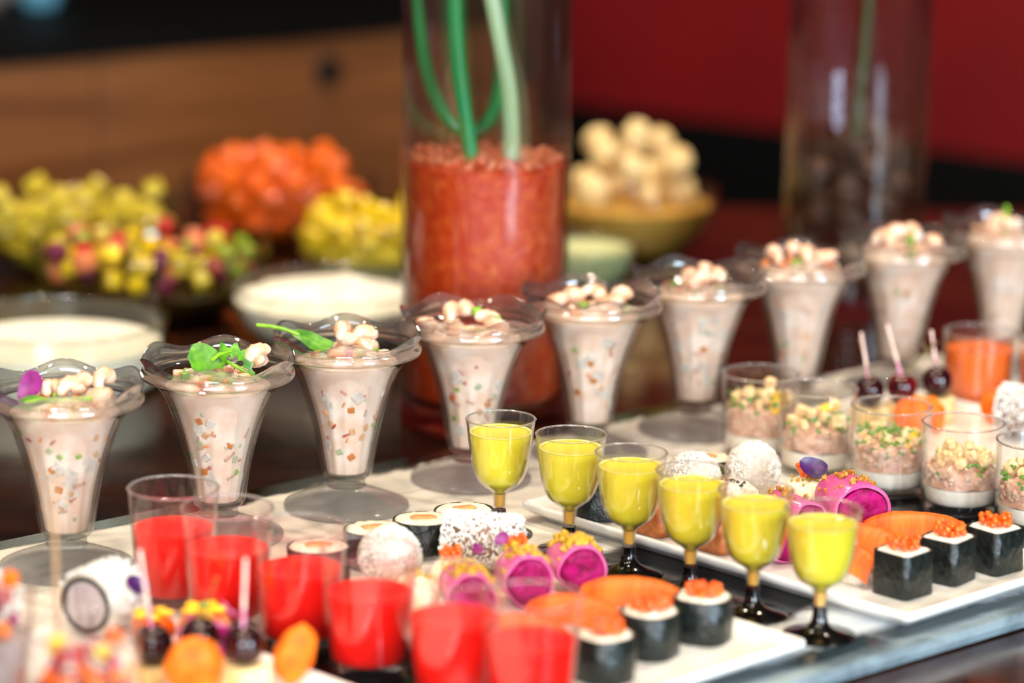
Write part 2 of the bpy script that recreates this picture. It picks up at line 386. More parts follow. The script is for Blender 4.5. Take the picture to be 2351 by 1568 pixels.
# ------------------------------------------------------------------ mesh helpers
class MB:
    def __init__(self):
        self.v, self.f = [], []
    def add(self, v, f, mtx=None):
        o = len(self.v)
        self.v += [tuple(mtx @ Vector(p)) for p in v] if mtx is not None else [tuple(p) for p in v]
        self.f += [tuple(i + o for i in q) for q in f]
        return self
    def lathe(self, prof, n=48, fn=None, mtx=None):
        v, f, rows = [], [], []
        for k, (r, z) in enumerate(prof):
            if r < 1e-6:
                rows.append([len(v)]); v.append((0, 0, z))
            else:
                row = []
                for i in range(n):
                    a = 2 * pi * i / n
                    rr_, zz = (r, z) if fn is None else fn(a, k, r, z)
                    row.append(len(v)); v.append((rr_ * cos(a), rr_ * sin(a), zz))
                rows.append(row)
        for a, b in zip(rows, rows[1:]):
            for i in range(n):
                j = (i + 1) % n
                if len(a) == 1 and len(b) == 1:
                    continue
                if len(a) == 1:
                    f.append((a[0], b[j], b[i]))
                elif len(b) == 1:
                    f.append((a[i], a[j], b[0]))
                else:
                    f.append((a[i], a[j], b[j], b[i]))
        return self.add(v, f, mtx)
    def loft(self, loops, k=4, mtx=None, fn=None):
        """rounded rectangles (half x, half y, corner radius, z) skinned into one closed body"""
        v, f = [], []
        n = 4 * (k + 1)
        for li, (hx_, hy_, cr, z) in enumerate(loops):
            cr = min(cr, hx_ - 1e-4, hy_ - 1e-4)
            for q in range(4):
                cx = (hx_ - cr) * (1 if q in (0, 3) else -1)
                cy = (hy_ - cr) * (1 if q in (0, 1) else -1)
                for s in range(k + 1):
                    a = q * pi / 2 + s / k * pi / 2
                    p = (cx + cr * cos(a), cy + cr * sin(a), z)
                    v.append(fn(p, li) if fn else p)
        for li in range(len(loops) - 1):
            for i in range(n):
                j = (i + 1) % n
                f.append((li * n + i, li * n + j, li * n + n + j, li * n + n + i))
        for base, rev in ((0, True), ((len(loops) - 1) * n, False)):
            c = Vector((0, 0, 0))
            for i in range(n):
                c += Vector(v[base + i])
            c /= n
            ci = len(v); v.append(tuple(c))
            for i in range(n):
                j = (i + 1) % n
                f.append((ci, base + j, base + i) if rev else (ci, base + i, base + j))
        return self.add(v, f, mtx)
    def box(self, c, s, bevel=0.0, rot=None):
        h = (s[0] / 2, s[1] / 2, s[2] / 2)
        mtx = Matrix.Translation(c) @ (rot.to_4x4() if rot is not None else Matrix.Identity(4))
        if bevel <= 0:
            v = [(x, y, z) for z in (-h[2], h[2]) for y in (-h[1], h[1]) for x in (-h[0], h[0])]
            return self.add(v, [(0, 2, 3, 1), (4, 5, 7, 6), (0, 1, 5, 4), (2, 6, 7, 3), (0, 4, 6, 2), (1, 3, 7, 5)], mtx)
        b = bevel
        return self.loft([(h[0] - b, h[1] - b, b * .5, -h[2]), (h[0], h[1], b, -h[2] + b), (h[0], h[1], b, h[2] - b), (h[0] - b, h[1] - b, b * .5, h[2])], 1, mtx)
    def tube(self, pts, rad, n=8):
        pts = [Vector(p) for p in pts]
        v, f = [], []
        t0 = (pts[1] - pts[0]).normalized()
        up = Vector((0, 0, 1)) if abs(t0.z) < 0.9 else Vector((1, 0, 0))
        x = t0.cross(up).normalized()
        for i, p in enumerate(pts):
            t = (pts[min(i + 1, len(pts) - 1)] - pts[max(i - 1, 0)]).normalized()
            x = (x - t * x.dot(t)).normalized()
            y = t.cross(x)
            r = rad[i] if isinstance(rad, (list, tuple)) else rad
            for k in range(n):
                a = 2 * pi * k / n
                v.append(tuple(p + (x * cos(a) + y * sin(a)) * r))
        for i in range(len(pts) - 1):
            for k in range(n):
                j = (k + 1) % n
                f.append((i * n + k, i * n + j, i * n + n + j, i * n + n + k))
        for base, p, rev in ((0, pts[0], True), ((len(pts) - 1) * n, pts[-1], False)):
            ci = len(v); v.append(tuple(p))
            for k in range(n):
                j = (k + 1) % n
                f.append((ci, base + j, base + k) if rev else (ci, base + k, base + j))
        return self.add(v, f)
    def ball(self, c, r, n=12, m_=8, amp=0.0, fr=1.0, seed=0.0, rot=None):
        if not isinstance(r, (tuple, list)):
            r = (r, r, r)
        v, f, rows = [], [], []
        for i in range(m_ + 1):
            th = pi * i / m_
            row = []
            for k in range(1 if i in (0, m_) else n):
                a = 2 * pi * k / n
                d = Vector((sin(th) * cos(a), sin(th) * sin(a), -cos(th)))
                s = 1.0 + (amp * noise.noise(d * fr + Vector((seed, seed * 1.7, -seed))) if amp else 0)
                row.append(len(v)); v.append((d.x * r[0] * s, d.y * r[1] * s, d.z * r[2] * s))
            rows.append(row)
        for a, b in zip(rows, rows[1:]):
            for k in range(n):
                j = (k + 1) % n
                if len(a) == 1:
                    f.append((a[0], b[j], b[k]))
                elif len(b) == 1:
                    f.append((a[k], a[j], b[0]))
                else:
                    f.append((a[k], a[j], b[j], b[k]))
        mtx = Matrix.Translation(c) @ (rot.to_4x4() if rot is not None else Matrix.Identity(4))
        return self.add(v, f, mtx)
    def sheet(self, nx, ny, fn, thick):
        """a curved slab: fn(s, t) gives its upper face, s and t in -1..1"""
        g = [[Vector(fn(-1 + 2 * i / nx, -1 + 2 * j / ny)) for j in range(ny + 1)] for i in range(nx + 1)]
        v, f = [], []
        idx = {}
        for side in (0, 1):
            for i in range(nx + 1):
                for j in range(ny + 1):
                    du = g[min(i + 1, nx)][j] - g[max(i - 1, 0)][j]
                    dv = g[i][min(j + 1, ny)] - g[i][max(j - 1, 0)]
                    nn = du.cross(dv)
                    nn = nn.normalized() if nn.length > 1e-9 else Vector((0, 0, 1))
                    th = thick(-1 + 2 * i / nx, -1 + 2 * j / ny) if callable(thick) else thick
                    idx[side, i, j] = len(v)
                    v.append(tuple(g[i][j] - nn * th * side))
        for i in range(nx):
            for j in range(ny):
                f.append((idx[0, i, j], idx[0, i + 1, j], idx[0, i + 1, j + 1], idx[0, i, j + 1]))
                f.append((idx[1, i, j], idx[1, i, j + 1], idx[1, i + 1, j + 1], idx[1, i + 1, j]))
        for i in range(nx):
            f.append((idx[0, i, 0], idx[1, i, 0], idx[1, i + 1, 0], idx[0, i + 1, 0]))
            f.append((idx[0, i, ny], idx[0, i + 1, ny], idx[1, i + 1, ny], idx[1, i, ny]))
        for j in range(ny):
            f.append((idx[0, 0, j], idx[0, 0, j + 1], idx[1, 0, j + 1], idx[1, 0, j]))
            f.append((idx[0, nx, j], idx[1, nx, j], idx[1, nx, j + 1], idx[0, nx, j + 1]))
        return self.add(v, f)
    def mesh(self, name, mat, smooth=True, angle=40):
        me = bpy.data.meshes.new(name)
        me.from_pydata([(x * U, y * U, z * U) for x, y, z in self.v], [], self.f)
        me.materials.append(MT[mat])
        me.validate()
        if smooth:
            me.polygons.foreach_set('use_smooth', [True] * len(me.polygons))
            me.set_sharp_from_angle(angle=R(angle))
        me.update()
        return me
    def build(self, name, mat, parent=None, loc=None, rz=0.0, smooth=True, angle=40):
        return link(name, self.mesh(name, mat, smooth, angle), parent, loc, rz)

def link(name, me, parent=None, loc=None, rz=0.0):
    o = bpy.data.objects.new(name, me)
    COL.objects.link(o)
    if parent is not None:
        o.parent = parent
        if loc is not None:
            o.location = Vector(loc) * U
    elif loc is not None:
        o.location = P(*loc)
    o.rotation_euler = (0, 0, rz)
    return o

def tag(o, label=None, cat=None, group=None, kind=None):
    if label: o['label'] = label
    if cat: o['category'] = cat
    if group: o['group'] = group
    if kind: o['kind'] = kind
    return o

def thing(name, label, cat, loc, rz=0.0, group=None):
    o = bpy.data.objects.new(name, None)
    COL.objects.link(o)
    o.location = P(*loc)
    o.rotation_euler = (0, 0, rz)
    o.empty_display_size = 0.02
    return tag(o, label, cat, group)

def struct(o):
    o['kind'] = 'structure'
    return o

def rnd_rot(rg):
    from mathutils import Euler
    return Euler((rg.uniform(0, 6.3), rg.uniform(0, 6.3), rg.uniform(0, 6.3))).to_matrix()

def rz_m(a):
    return Matrix.Rotation(a, 3, 'Z')

def pack(rg, n, r, rad, floor, tries=26, rmul=(0.85, 1.1)):
    """let balls settle one after another into a vessel of radius rad(z) with the given floor"""
    out = []
    for _ in range(n):
        best = None
        rr_ = r * rg.uniform(*rmul)
        for _t in range(tries):
            a = rg.uniform(0, 2 * pi)
            q = (rad - rr_) * math.sqrt(rg.random())
            x, y = q * cos(a), q * sin(a)
            z = floor(x, y) + rr_
            for (px, py, pz, pr) in out:
                d2 = (x - px) ** 2 + (y - py) ** 2
                s = rr_ + pr
                if d2 < s * s:
                    z = max(z, pz + math.sqrt(s * s - d2))
            if best is None or z < best[2]:
                best = (x, y, z, rr_)
        out.append(best)
    return out

ORD = ['first', 'second', 'third', 'fourth', 'fifth', 'sixth', 'seventh', 'eighth', 'ninth']

# ------------------------------------------------------------------ the setting
def slab_box(name, x0, x1, y0, y1, z0, z1, mat):
    mb = MB().box(((x0 + x1) / 2, (y0 + y1) / 2, (z0 + z1) / 2), (x1 - x0, y1 - y0, z1 - z0))
    o = mb.build(name, mat, smooth=False)
    o.location = (0, 0, Z0)
    return o
FLZ = -76.2
struct(slab_box('floor', -300, 300, -220, 660, FLZ - 5, FLZ, 'floor'))
struct(slab_box('ceiling', -300, 300, -220, 660, 195, 200, 'ceiling'))
struct(slab_box('wall_back', -300, 300, 655, 660, FLZ, 195, 'dark_wall'))
struct(slab_box('wall_left', -305, -300, -220, 660, FLZ, 195, 'brown_wall'))
mb = MB()
for (x0, x1, z0, z1) in ((-300, -140, FLZ, 195), (70, 300, FLZ, 195), (-140, 70, FLZ, 8), (-140, 70, 152, 195)):
    mb.box(((x0 + x1) / 2, -222.5, (z0 + z1) / 2), (x1 - x0, 5, z1 - z0))
w = mb.build('wall_front', 'brown_wall', smooth=False); w.location = (0, 0, Z0); struct(w)
mb = MB()
for (x0, x1, z0, z1) in ((-140, 70, 8, 13), (-140, 70, 147, 152), (-140, -135, 13, 147), (65, 70, 13, 147)):
    mb.box(((x0 + x1) / 2, -221, (z0 + z1) / 2), (x1 - x0, 6, z1 - z0))
wf = mb.build('window_added', 'frame', smooth=False); wf.location = (0, 0, Z0); struct(wf)  # unseen window, added to go with the frontal fill light
for k in range(2):
    MB().box((-86 + 101 * k, -222, 80), (97, 0.6, 133)).build('pane', 'skypane', wf, (0, 0, 0), smooth=False)
MB().box((-35.5, -221, 80), (4, 5, 134)).build('mullion', 'frame', wf, (0, 0, 0), smooth=False)
# right wall with a window opening
mb = MB()
for (y0, y1, z0, z1) in ((-220, -205, FLZ, 195), (-5, 660, FLZ, 195), (-205, -5, FLZ, 0), (-205, -5, 150, 195)):
    mb.box((302.5, (y0 + y1) / 2, (z0 + z1) / 2), (5, y1 - y0, z1 - z0))
w = mb.build('wall_right', 'brown_wall', smooth=False); w.location = (0, 0, Z0); struct(w)
mb = MB()
for (y0, y1, z0, z1) in ((-205, -5, 0, 5), (-205, -5, 145, 150), (-205, -200, 5, 145), (-10, -5, 5, 145)):
    mb.box((301, (y0 + y1) / 2, (z0 + z1) / 2), (6, y1 - y0, z1 - z0))
wf = mb.build('window_1', 'frame', smooth=False); wf.location = (0, 0, Z0); struct(wf)
for k in range(2):
    pn = MB().box((302, -152.5 + 95 * k, 75), (0.6, 91, 139)).build('pane', 'skypane', wf, (0, 0, 0), smooth=False)
MB().box((301, -105, 75), (5, 4, 140)).build('mullion', 'frame', wf, (0, 0, 0), smooth=False)

# red panelled wall with a black base on the far side of the room
ra, rb = Vector((8.6, 494.3)), Vector((71.9, 445.0))
du = (rb - ra).normalized()
ra2, rb2 = ra - du * 2, rb + du * 70
ang = math.atan2(du.y, du.x)
c = (ra2 + rb2) / 2
L = (rb2 - ra2).length
nrm = Vector((-du.y, du.x))
cc = c + nrm * 4
wr = MB().box((0, 0, 55), (L, 8, 140)).build('wall_red', 'red_wall', smooth=False)
wr.location = P(cc.x, cc.y, 0); wr.rotation_euler = (0, 0, ang); struct(wr)
bb = MB().box((0, 0, (FLZ - 15) / 2), (L, 8.4, FLZ * -1 - 15)).build('baseboard_red', 'black', smooth=False)
bb.location = P(cc.x, cc.y, 0); bb.rotation_euler = (0, 0, ang); struct(bb)

# wooden bar counter with a black top behind the bowls
wa, wb = Vector((-58.8, 361.1)), Vector((0.1, 409.2))
du = (wb - wa).normalized()
nrm = Vector((-du.y, du.x))
wa2 = wa - du * 80
wb2 = wb - du * 1.0
L = (wb2 - wa2).length
ang = math.atan2(du.y, du.x)
c = (wa2 + wb2) / 2
bar = thing('bar_counter', 'brown wooden bar counter with a black top behind the buffet', 'counter', (c.x, c.y, FLZ), ang)
nb = 5
hgt = 9 - FLZ
for k in range(nb):
    wdt = L / nb
    MB().box((-L / 2 + wdt * (k + .5), 1.5, (hgt - 1) / 2), (wdt - 0.25, 3, hgt - 1), 0.15).build('front_panel', 'wood', bar, (0, 0, 0), smooth=False)
MB().box((0, 32, (hgt - 1) / 2), (L, 57, hgt - 1)).build('cabinet_body', 'black', bar, (0, 0, 0), smooth=False)
MB().box((0, 30, hgt), (L + 1, 62, 2.0), 0.3).build('counter_top', 'countertop', bar, (0, 0, 0), smooth=False)
# a dark round knob on the counter front
MB().lathe([(0, 0), (1.6, 0), (1.9, .6), (1.5, 1.2), (0, 1.4)], 20, mtx=Matrix.Translation((L / 2 - 29.3, -0.05, hgt - 5.0)) @ Matrix.Rotation(pi / 2, 4, 'X')).build('knob', 'black', bar, (0, 0, 0))
def on_bar(s, t):
    q = wa + du * s + nrm * t
    return (q.x, q.y, 10.05)
j = thing('ceramic_jar', 'pale blue ceramic jar on the black bar counter top', 'jar', on_bar(23.7, 30.9))
MB().lathe([(0, 0), (2.0, 0), (2.6, 1), (2.7, 3.6), (2.1, 4.8), (2.2, 5.2), (1.9, 5.2), (1.8, 4.8), (2.3, 3.6), (2.2, 1), (0, .5)], 24).build('body', 'bluejar', j, (0, 0, 0))
MB().lathe([(0, 5.25), (2.2, 5.25), (1.9, 5.7), (.5, 6.0), (.5, 6.6), (0, 6.7)], 24).build('lid', 'bluejar', j, (0, 0, 0))
j = thing('ceramic_cup', 'grey ceramic cup on the bar counter near its corner', 'cup', on_bar(18.6, 35.0))
MB().lathe([(0, 0), (1.8, 0), (2.3, .8), (2.6, 5), (2.4, 5), (2.1, .9), (0, .5)], 24).build('body', 'greyjar', j, (0, 0, 0))
MB().tube([(2.4, 0, 4.2), (3.3, 0, 4.0), (3.7, 0, 2.8), (3.2, 0, 1.6), (2.4, 0, 1.3)], .28, 8).build('handle', 'greyjar', j, (0, 0, 0))

# ceiling lamps, including the added ones on the camera side
for k, (lx, ly) in enumerate(LAMPS):
    t = thing('ceiling_lamp', 'round recessed ceiling lamp above the buffet', 'lamp', (0, 0, 0), 0, 'recessed ceiling lamps')
    t.location = (lx, ly, CEIL)
    MB().lathe([(7.0, -0.02), (9.5, -0.02), (9.5, -.8), (9.0, -1.2), (7.2, -1.2), (7.0, -.8), (7.0, -.02)], 28).build('ring', 'lampmetal', t, (0, 0, 0))
    MB().lathe([(0, -.1), (6.8, -.1), (6.8, -.6), (0, -.6)], 28).build('diffuser', 'lampglow', t, (0, 0, 0))

# ------------------------------------------------------------------ table and slab
SL_ANG = R(41.7)
tb = thing('buffet_table', 'dark polished brown buffet table under everything', 'table', (10, 235, FLZ), 0)
th_ = TZ - FLZ
MB().box((0, 0, th_ - 2.5), (210, 190, 5.0), 0.6).build('tabletop', 'table', tb, (0, 0, 0), smooth=False)
MB().box((0, 0, th_ - 9.5), (190, 170, 8.6)).build('apron', 'table', tb, (0, 0, 0), smooth=False)
for sx in (-1, 1):
    for sy in (-1, 1):
        MB().box((sx * 90, sy * 80, (th_ - 14) / 2), (8, 8, th_ - 14), 0.4).build('leg', 'table', tb, (0, 0, 0), smooth=False)

us, ns = Vector((cos(SL_ANG), sin(SL_ANG))), Vector((-sin(SL_ANG), cos(SL_ANG)))
sc_ = us * 150 + ns * 143.9
sl = MB().loft([(84, 25.2, .5, 0.0), (84.8, SLAB_HALF_W - .1, .5, 0.15), (85, SLAB_HALF_W, .6, .6), (84.9, SLAB_HALF_W - .2, .6, 1.05), (84.6, SLAB_HALF_W - .6, .6, 1.2)], 3)
slab = sl.build('serving_board', 'slab', None, (sc_.x, sc_.y, TZ), SL_ANG, smooth=True, angle=30)
tag(slab, 'long black serving board with rough white painted bands under the glasses', 'serving board')

# ------------------------------------------------------------------ sundae glasses with seafood cocktail
def crv(pts, n=6):
    """smooth a profile with Catmull-Rom"""
    out = []
    for i in range(len(pts) - 1):
        p0 = Vector(pts[max(i - 1, 0)]); p1 = Vector(pts[i]); p2 = Vector(pts[i + 1]); p3 = Vector(pts[min(i + 2, len(pts) - 1)])
        for k in range(n):
            t = k / n
            out.append(tuple(0.5 * ((2 * p1) + (-p0 + p2) * t + (2 * p0 - 5 * p1 + 4 * p2 - p3) * t * t + (-p0 + 3 * p1 - 3 * p2 + p3) * t ** 3)))
    out.append(tuple(pts[-1]))
    return [(max(0.0, a), b) for a, b in out]

OUT = crv([(1.10, 2.02), (1.62, 2.35), (1.80, 3.2), (2.08, 4.9), (2.45, 6.5), (2.86, 7.9), (3.40, 9.3), (3.95, 10.15), (4.62, 10.62)], 5)
def out_r(z):
    for (r0, z0), (r1, z1) in zip(OUT, OUT[1:]):
        if z0 <= z <= z1:
            return r0 + (r1 - r0) * (z - z0) / max(1e-6, z1 - z0)
    return OUT[-1][0] if z > OUT[-1][1] else OUT[0][0]
WALL = 0.22
def flute(a, k, r, z):
    w_ = max(0.0, min(1.0, (9.3 - z) / 1.5)) * max(0.0, min(1.0, (z - 2.2) / .5))
    return r * (1 + 0.024 * w_ * cos(12 * a)), z
def sundae_meshes():
    bowl = OUT + [(4.45, 10.72)]
    inner = [(max(0.0, r - WALL), z + 0.06) for r, z in OUT if z > 2.34]
    inner = list(reversed(inner)) + [(0.9, 2.42), (0.0, 2.38)]
    b = MB().lathe([(0, 2.02)] + bowl + inner, 72, flute)
    rimp = crv([(4.62, 10.64), (4.88, 10.70), (4.97, 10.92), (4.90, 11.16), (4.76, 11.34), (4.80, 11.6), (4.92, 11.85), (5.02, 12.02)], 3)
    rini = list(reversed([(r - (0.36 if z < 11.2 else 0.16), z) for r, z in rimp]))
    ring = rimp + rini
    ring.append(ring[0])
    def wave(a, k, r, z):
        w_ = max(0.0, min(1.0, (z - 11.1) / 0.85))
        c6 = cos(6 * a)
        return r + 0.05 * w_ * c6, z + 0.30 * w_ * c6
    rm = MB().lathe(ring, 108, wave)
    st = MB().lathe([(0, 1.50), (1.28, 1.50), (1.34, 1.58), (1.24, 1.68), (1.18, 1.76), (1.28, 1.86), (1.27, 1.96), (1.12, 2.01), (0, 2.01)], 48)
    ft = MB().lathe([(0, .25), (2.2, .16), (3.6, .04), (4.02, 0), (4.18, .06), (4.24, .22), (4.18, .36), (3.9, .46), (3.0, .82), (2.1, 1.17), (1.55, 1.38), (1.36, 1.49), (0, 1.49)], 64)
    return b.mesh('bowl', 'sundae', angle=60), rm.mesh('scalloped_rim', 'sundae_rim', angle=70), st.mesh('stem', 'sundae', angle=60), ft.mesh('foot', 'sundae_foot', angle=60)
SUN = sundae_meshes()

def dice_mesh(name, mat, s):
    return MB().box((0, 0, 0), s, 0.06).mesh(name, mat, True, 30)
MT['m_orange'] = pbr('veiled_orange_dice', 'd3a070', 'c08a58', 200, rough=0.4)
MT['m_red'] = pbr('veiled_red_dice', 'c07a6c', 'a85c50', 200, rough=0.4)
MT['m_green'] = pbr('veiled_green_dice', 'b4b894', '90986c', 250, rough=0.4)
MT['m_brown'] = pbr('veiled_brown_dice', 'c49a86', 'aa7a66', 200, rough=0.4)
MT['m_grey'] = pbr('veiled_squid_dice', 'd6cabd', 'c4b4a4', 200, rough=0.35)
DICE = [dice_mesh('vegetable_dice', 'd_orange', (.5, .46, .16)), dice_mesh('vegetable_dice', 'd_red', (.5, .2, .14)), dice_mesh('vegetable_dice', 'd_green', (.4, .34, .14)),
        dice_mesh('seafood_dice', 'm_grey', (.85, .75, .16)), dice_mesh('seafood_dice', 'm_grey', (.6, .5, .16)), dice_mesh('seafood_dice', 'm_brown', (.85, .3, .14)), dice_mesh('seafood_dice', 'm_brown', (.6, .24, .14)),
        dice_mesh('vegetable_dice', 'm_orange', (.5, .4, .14)), dice_mesh('vegetable_dice', 'm_red', (.55, .2, .14)), dice_mesh('vegetable_dice', 'm_green', (.5, .4, .14)), dice_mesh('vegetable_dice', 'm_red', (.3, .26, .12)),
        dice_mesh('seafood_dice', 'd_white', (.8, .7, .16)), dice_mesh('seafood_dice', 'salmonpink', (.5, .2, .12)), dice_mesh('vegetable_dice', 'm_green', (.3, .26, .12))]

def cocktail_mesh(seed, top):
    prof = [(0, 2.50)] + [(max(.05, r - WALL - 0.19), z + .08) for r, z in OUT if 2.42 < z < 9.95]
    rl = prof[-1][0]
    prof += [(rl + .04, 10.14), (rl * .95, top - .02), (rl * .72, top + .18), (rl * .45, top + .34), (rl * .2, top + .38), (0, top + .4)]
    def fn(a, k, r, z):
        if z > 10.14:
            z += 0.26 * noise.noise(Vector((r * cos(a) * .9, r * sin(a) * .9, seed)))
            return r, z
        return flute(a, k, r, z) if r < 4 else (r, z)
    return MB().lathe(prof, 72, fn).mesh('sauce', 'cocktail', True, 50)

SG = [(-27.7, 191.98), (-18.88, 199.47), (-10.97, 206.95), (-2.71, 214.44), (5.67, 221.92), (13.65, 229.41), (21.76, 236.9), (30.37, 244.38), (39.5, 251.87)]
SLAB_ = ['scalloped sundae glass at the left end of the long glass row',
         'scalloped sundae glass with two arugula leaves on its cocktail, second in the row',
         'scalloped sundae glass with an arugula stalk poking over its rim',
         'scalloped sundae glass standing right before the red vase, behind the first yellow goblet',
         'scalloped sundae glass with a magenta onion bit on top, right of the red vase',
         'scalloped sundae glass sixth in the row, behind the cup of yellow-petalled tartare',
         'scalloped sundae glass seventh in the row, a red petal lying on its cocktail',
         'scalloped sundae glass eighth in the row, above the cherries on toothpicks',
         'scalloped sundae glass at the far right end of the row behind the orange juice']
rg = random.Random(5)
for i, (x, y) in enumerate(SG):
    rot = R([8, 0, 4, 30, 12, 20, 0, 25, 10][i]) + pi / 2
    t = thing('sundae_glass', SLAB_[i], 'glass', (x, y, 0.005), rot, 'row of scalloped sundae glasses')
    for nm, me in zip(('bowl', 'scalloped_rim', 'stem', 'foot'), SUN):
        link(nm, me, t, (0, 0, 0))
    top = 10.22 if i not in (6, 7, 8) else 10.6
    cth = thing('seafood_cocktail', 'pink seafood cocktail with diced vegetables filling the %s sundae glass from the left' % ORD[i], 'seafood cocktail', (x, y, 0.01), rot, 'seafood cocktails in the sundae glasses')
    link('sauce', cocktail_mesh(i * 3.1, top), cth, (0, 0, 0))
    # pieces of vegetable and seafood pressed against the glass, most of them towards the front
    nd = [36, 32, 32, 28, 22, 18, 12, 10, 9][i]
    for k in range(nd):
        z = rg.uniform(3.5, 9.0)
        a = -pi / 2 + rg.gauss(0, 0.85) - rot
        me_ = rg.choice(DICE)
        rr_ = out_r(z) * .981 - WALL - 0.145 - (max(me_.vertices[0].co.length, .002) * 100) ** 2 / (2 * out_r(z))
        slope = math.atan2(out_r(z + .3) - out_r(z - .3), .6)
        o = link('', me_, cth, (rr_ * cos(a), rr_ * sin(a), z))
        o.name = o.data.name.split('.')[0]
        o.rotation_euler = (Matrix.Rotation(a, 3, 'Z') @ Matrix.Rotation(pi / 2 + slope, 3, 'Y') @ Matrix.Rotation(rg.uniform(0, 6.3), 3, 'Z')).to_euler()

# toppings -------------------------------------------------------------
def shrimp_mesh(R_=0.66, r0=0.68, turn=3.7, seed=1):
    n = 16
    pts, rad = [], []
    for k in range(n + 1):
        s = k / n
        a = s * turn
        q = R_ * (1 - .25 * s)
        pts.append((q * cos(a), q * sin(a), 0.16 * s))
        rr_ = r0 * (0.75 + .25 * min(1, s * 5)) * (1 - .55 * s) * (1 + 0.09 * cos(s * 6 * 2 * pi))
        rad.append(rr_ if 0 < k < n else rr_ * .55)
    return MB().tube(pts, rad, 10).mesh('shrimp', 'shrimp', True, 80)
SHR = [shrimp_mesh(), shrimp_mesh(.58, .74, 3.1), shrimp_mesh(.72, .6, 4.0)]

SHR_ALL = {}
def shrimp(x, y, z, kind, rot, label, group):
    o = link('shrimp', SHR[kind], None, (x, y, z))
    o.rotation_euler = rot
    SHR_ALL.setdefault(group, []).append((x, o))
    return tag(o, label, 'shrimp', group)

def ribbon(path, wid, th=0.05, nx=18, mat='leaf', curl=0.15, nm='leaf_blade', lob=0.0, parent=None, loc=(0, 0, 0), face=(0, -.75, .66)):
    face = Vector(face)
    pts = [Vector(p) for p in path]
    def at(s):
        q = (s + 1) / 2 * (len(pts) - 1)
        i = min(int(q), len(pts) - 2)
        t = q - i
        p0, p1, p2, p3 = pts[max(i - 1, 0)], pts[i], pts[i + 1], pts[min(i + 2, len(pts) - 1)]
        return 0.5 * ((2 * p1) + (-p0 + p2) * t + (2 * p0 - 5 * p1 + 4 * p2 - p3) * t * t + (-p0 + 3 * p1 - 3 * p2 + p3) * t ** 3)
    def fn(s, t):
        p = at(s)
        d = (at(min(1, s + .02)) - at(max(-1, s - .02))).normalized()
        side = d.cross(face)
        side = side.normalized() if side.length > 1e-4 else Vector((1, 0, 0))
        u_ = side.cross(d)
        w_ = wid((s + 1) / 2) * (1 + lob * cos(s * 16))
        return p + side * (t * w_) + u_ * (curl * abs(t) * w_)
    return MB().sheet(nx, 4, fn, th).build(nm, mat, parent, loc, angle=80)

def arugula(label, loc, blade, bw, stem, group=None, lob=0.0):
    t = thing('arugula_leaf', label, 'leaf', loc, 0, group)
    ribbon(blade, bw, 0.04, 22, 'leaf', 0.2, 'leaf_blade', lob, t)
    MB().tube(stem, [.13] * (len(stem) - 1) + [.09], 7).build('stalk', 'stalk', t, (0, 0, 0))
    return t

def petal(label, loc, size, rot, mat='petal', cat='petal'):
    def fn(s, t):
        w_ = math.sqrt(max(0.0, 1 - s * s)) * size[1] * (0.85 + .15 * s)
        return (s * size[0], t * w_, 0.25 * size[0] * (s * s) + 0.2 * t * t * w_)
    o = MB().sheet(10, 6, fn, 0.05).build('flower_petal', mat, None, loc, angle=80)
    o.rotation_euler = rot
    return tag(o, label, cat)

def bits(label, loc, pts, mat, size, cat='vegetable', nm='cucumber_dice', group=None):
    for (dx, dy, dz, rz) in pts:
        o = MB().box((0, 0, 0), size, 0.08).build(nm, mat, None, (loc[0] + dx, loc[1] + dy, loc[2] + dz), rz, angle=30)
        tag(o, label, cat, group)

# first glass: purple petal, shrimps, green stalk
gx, gy = SG[0]
ZT = 10.62
for k, (dx, dy, dz, kd, rt) in enumerate([(0.3, .4, .85, 0, (1.2, .2, .3)), (1.35, .7, 1.15, 1, (1.0, .4, 2.0)), (2.3, .9, 1.25, 2, (1.35, 0, 1.0)), (2.35, -.3, .65, 1, (.5, .2, 3.5)), (-.8, .9, .7, 2, (.4, .2, .5))]):
    shrimp(gx + dx, gy + dy, ZT + dz - .25, kd, rt, 'small pink shrimp beside the purple petal on the leftmost cocktail', 'shrimps on the first cocktail')
petal('purple flower petal standing on the leftmost seafood cocktail', (gx - 2.1, gy + .0, ZT + 1.05), (1.15, .8), (R(78), R(-62), 0), 'petal')
t = thing('herb_stalk', 'bright green herb stalk lying across the leftmost cocktail', 'herb', (gx, gy, ZT))
MB().tube([(-2.2, -1.6, .35), (-1.2, -1.5, .5), (0.3, -1.45, .55), (1.9, -1.35, .6)], [.16, .2, .22, .2], 8).build('stalk', 'stalk', t, (0, 0, 0))
ribbon([(-2.6, -1.7, .3), (-1.7, -1.6, .45), (-.8, -1.5, .5)], lambda s: .45 * sin(pi * min(1, s * .9 + .1)), .04, 10, 'leaf', .1, 'leaf_blade', 0, t)
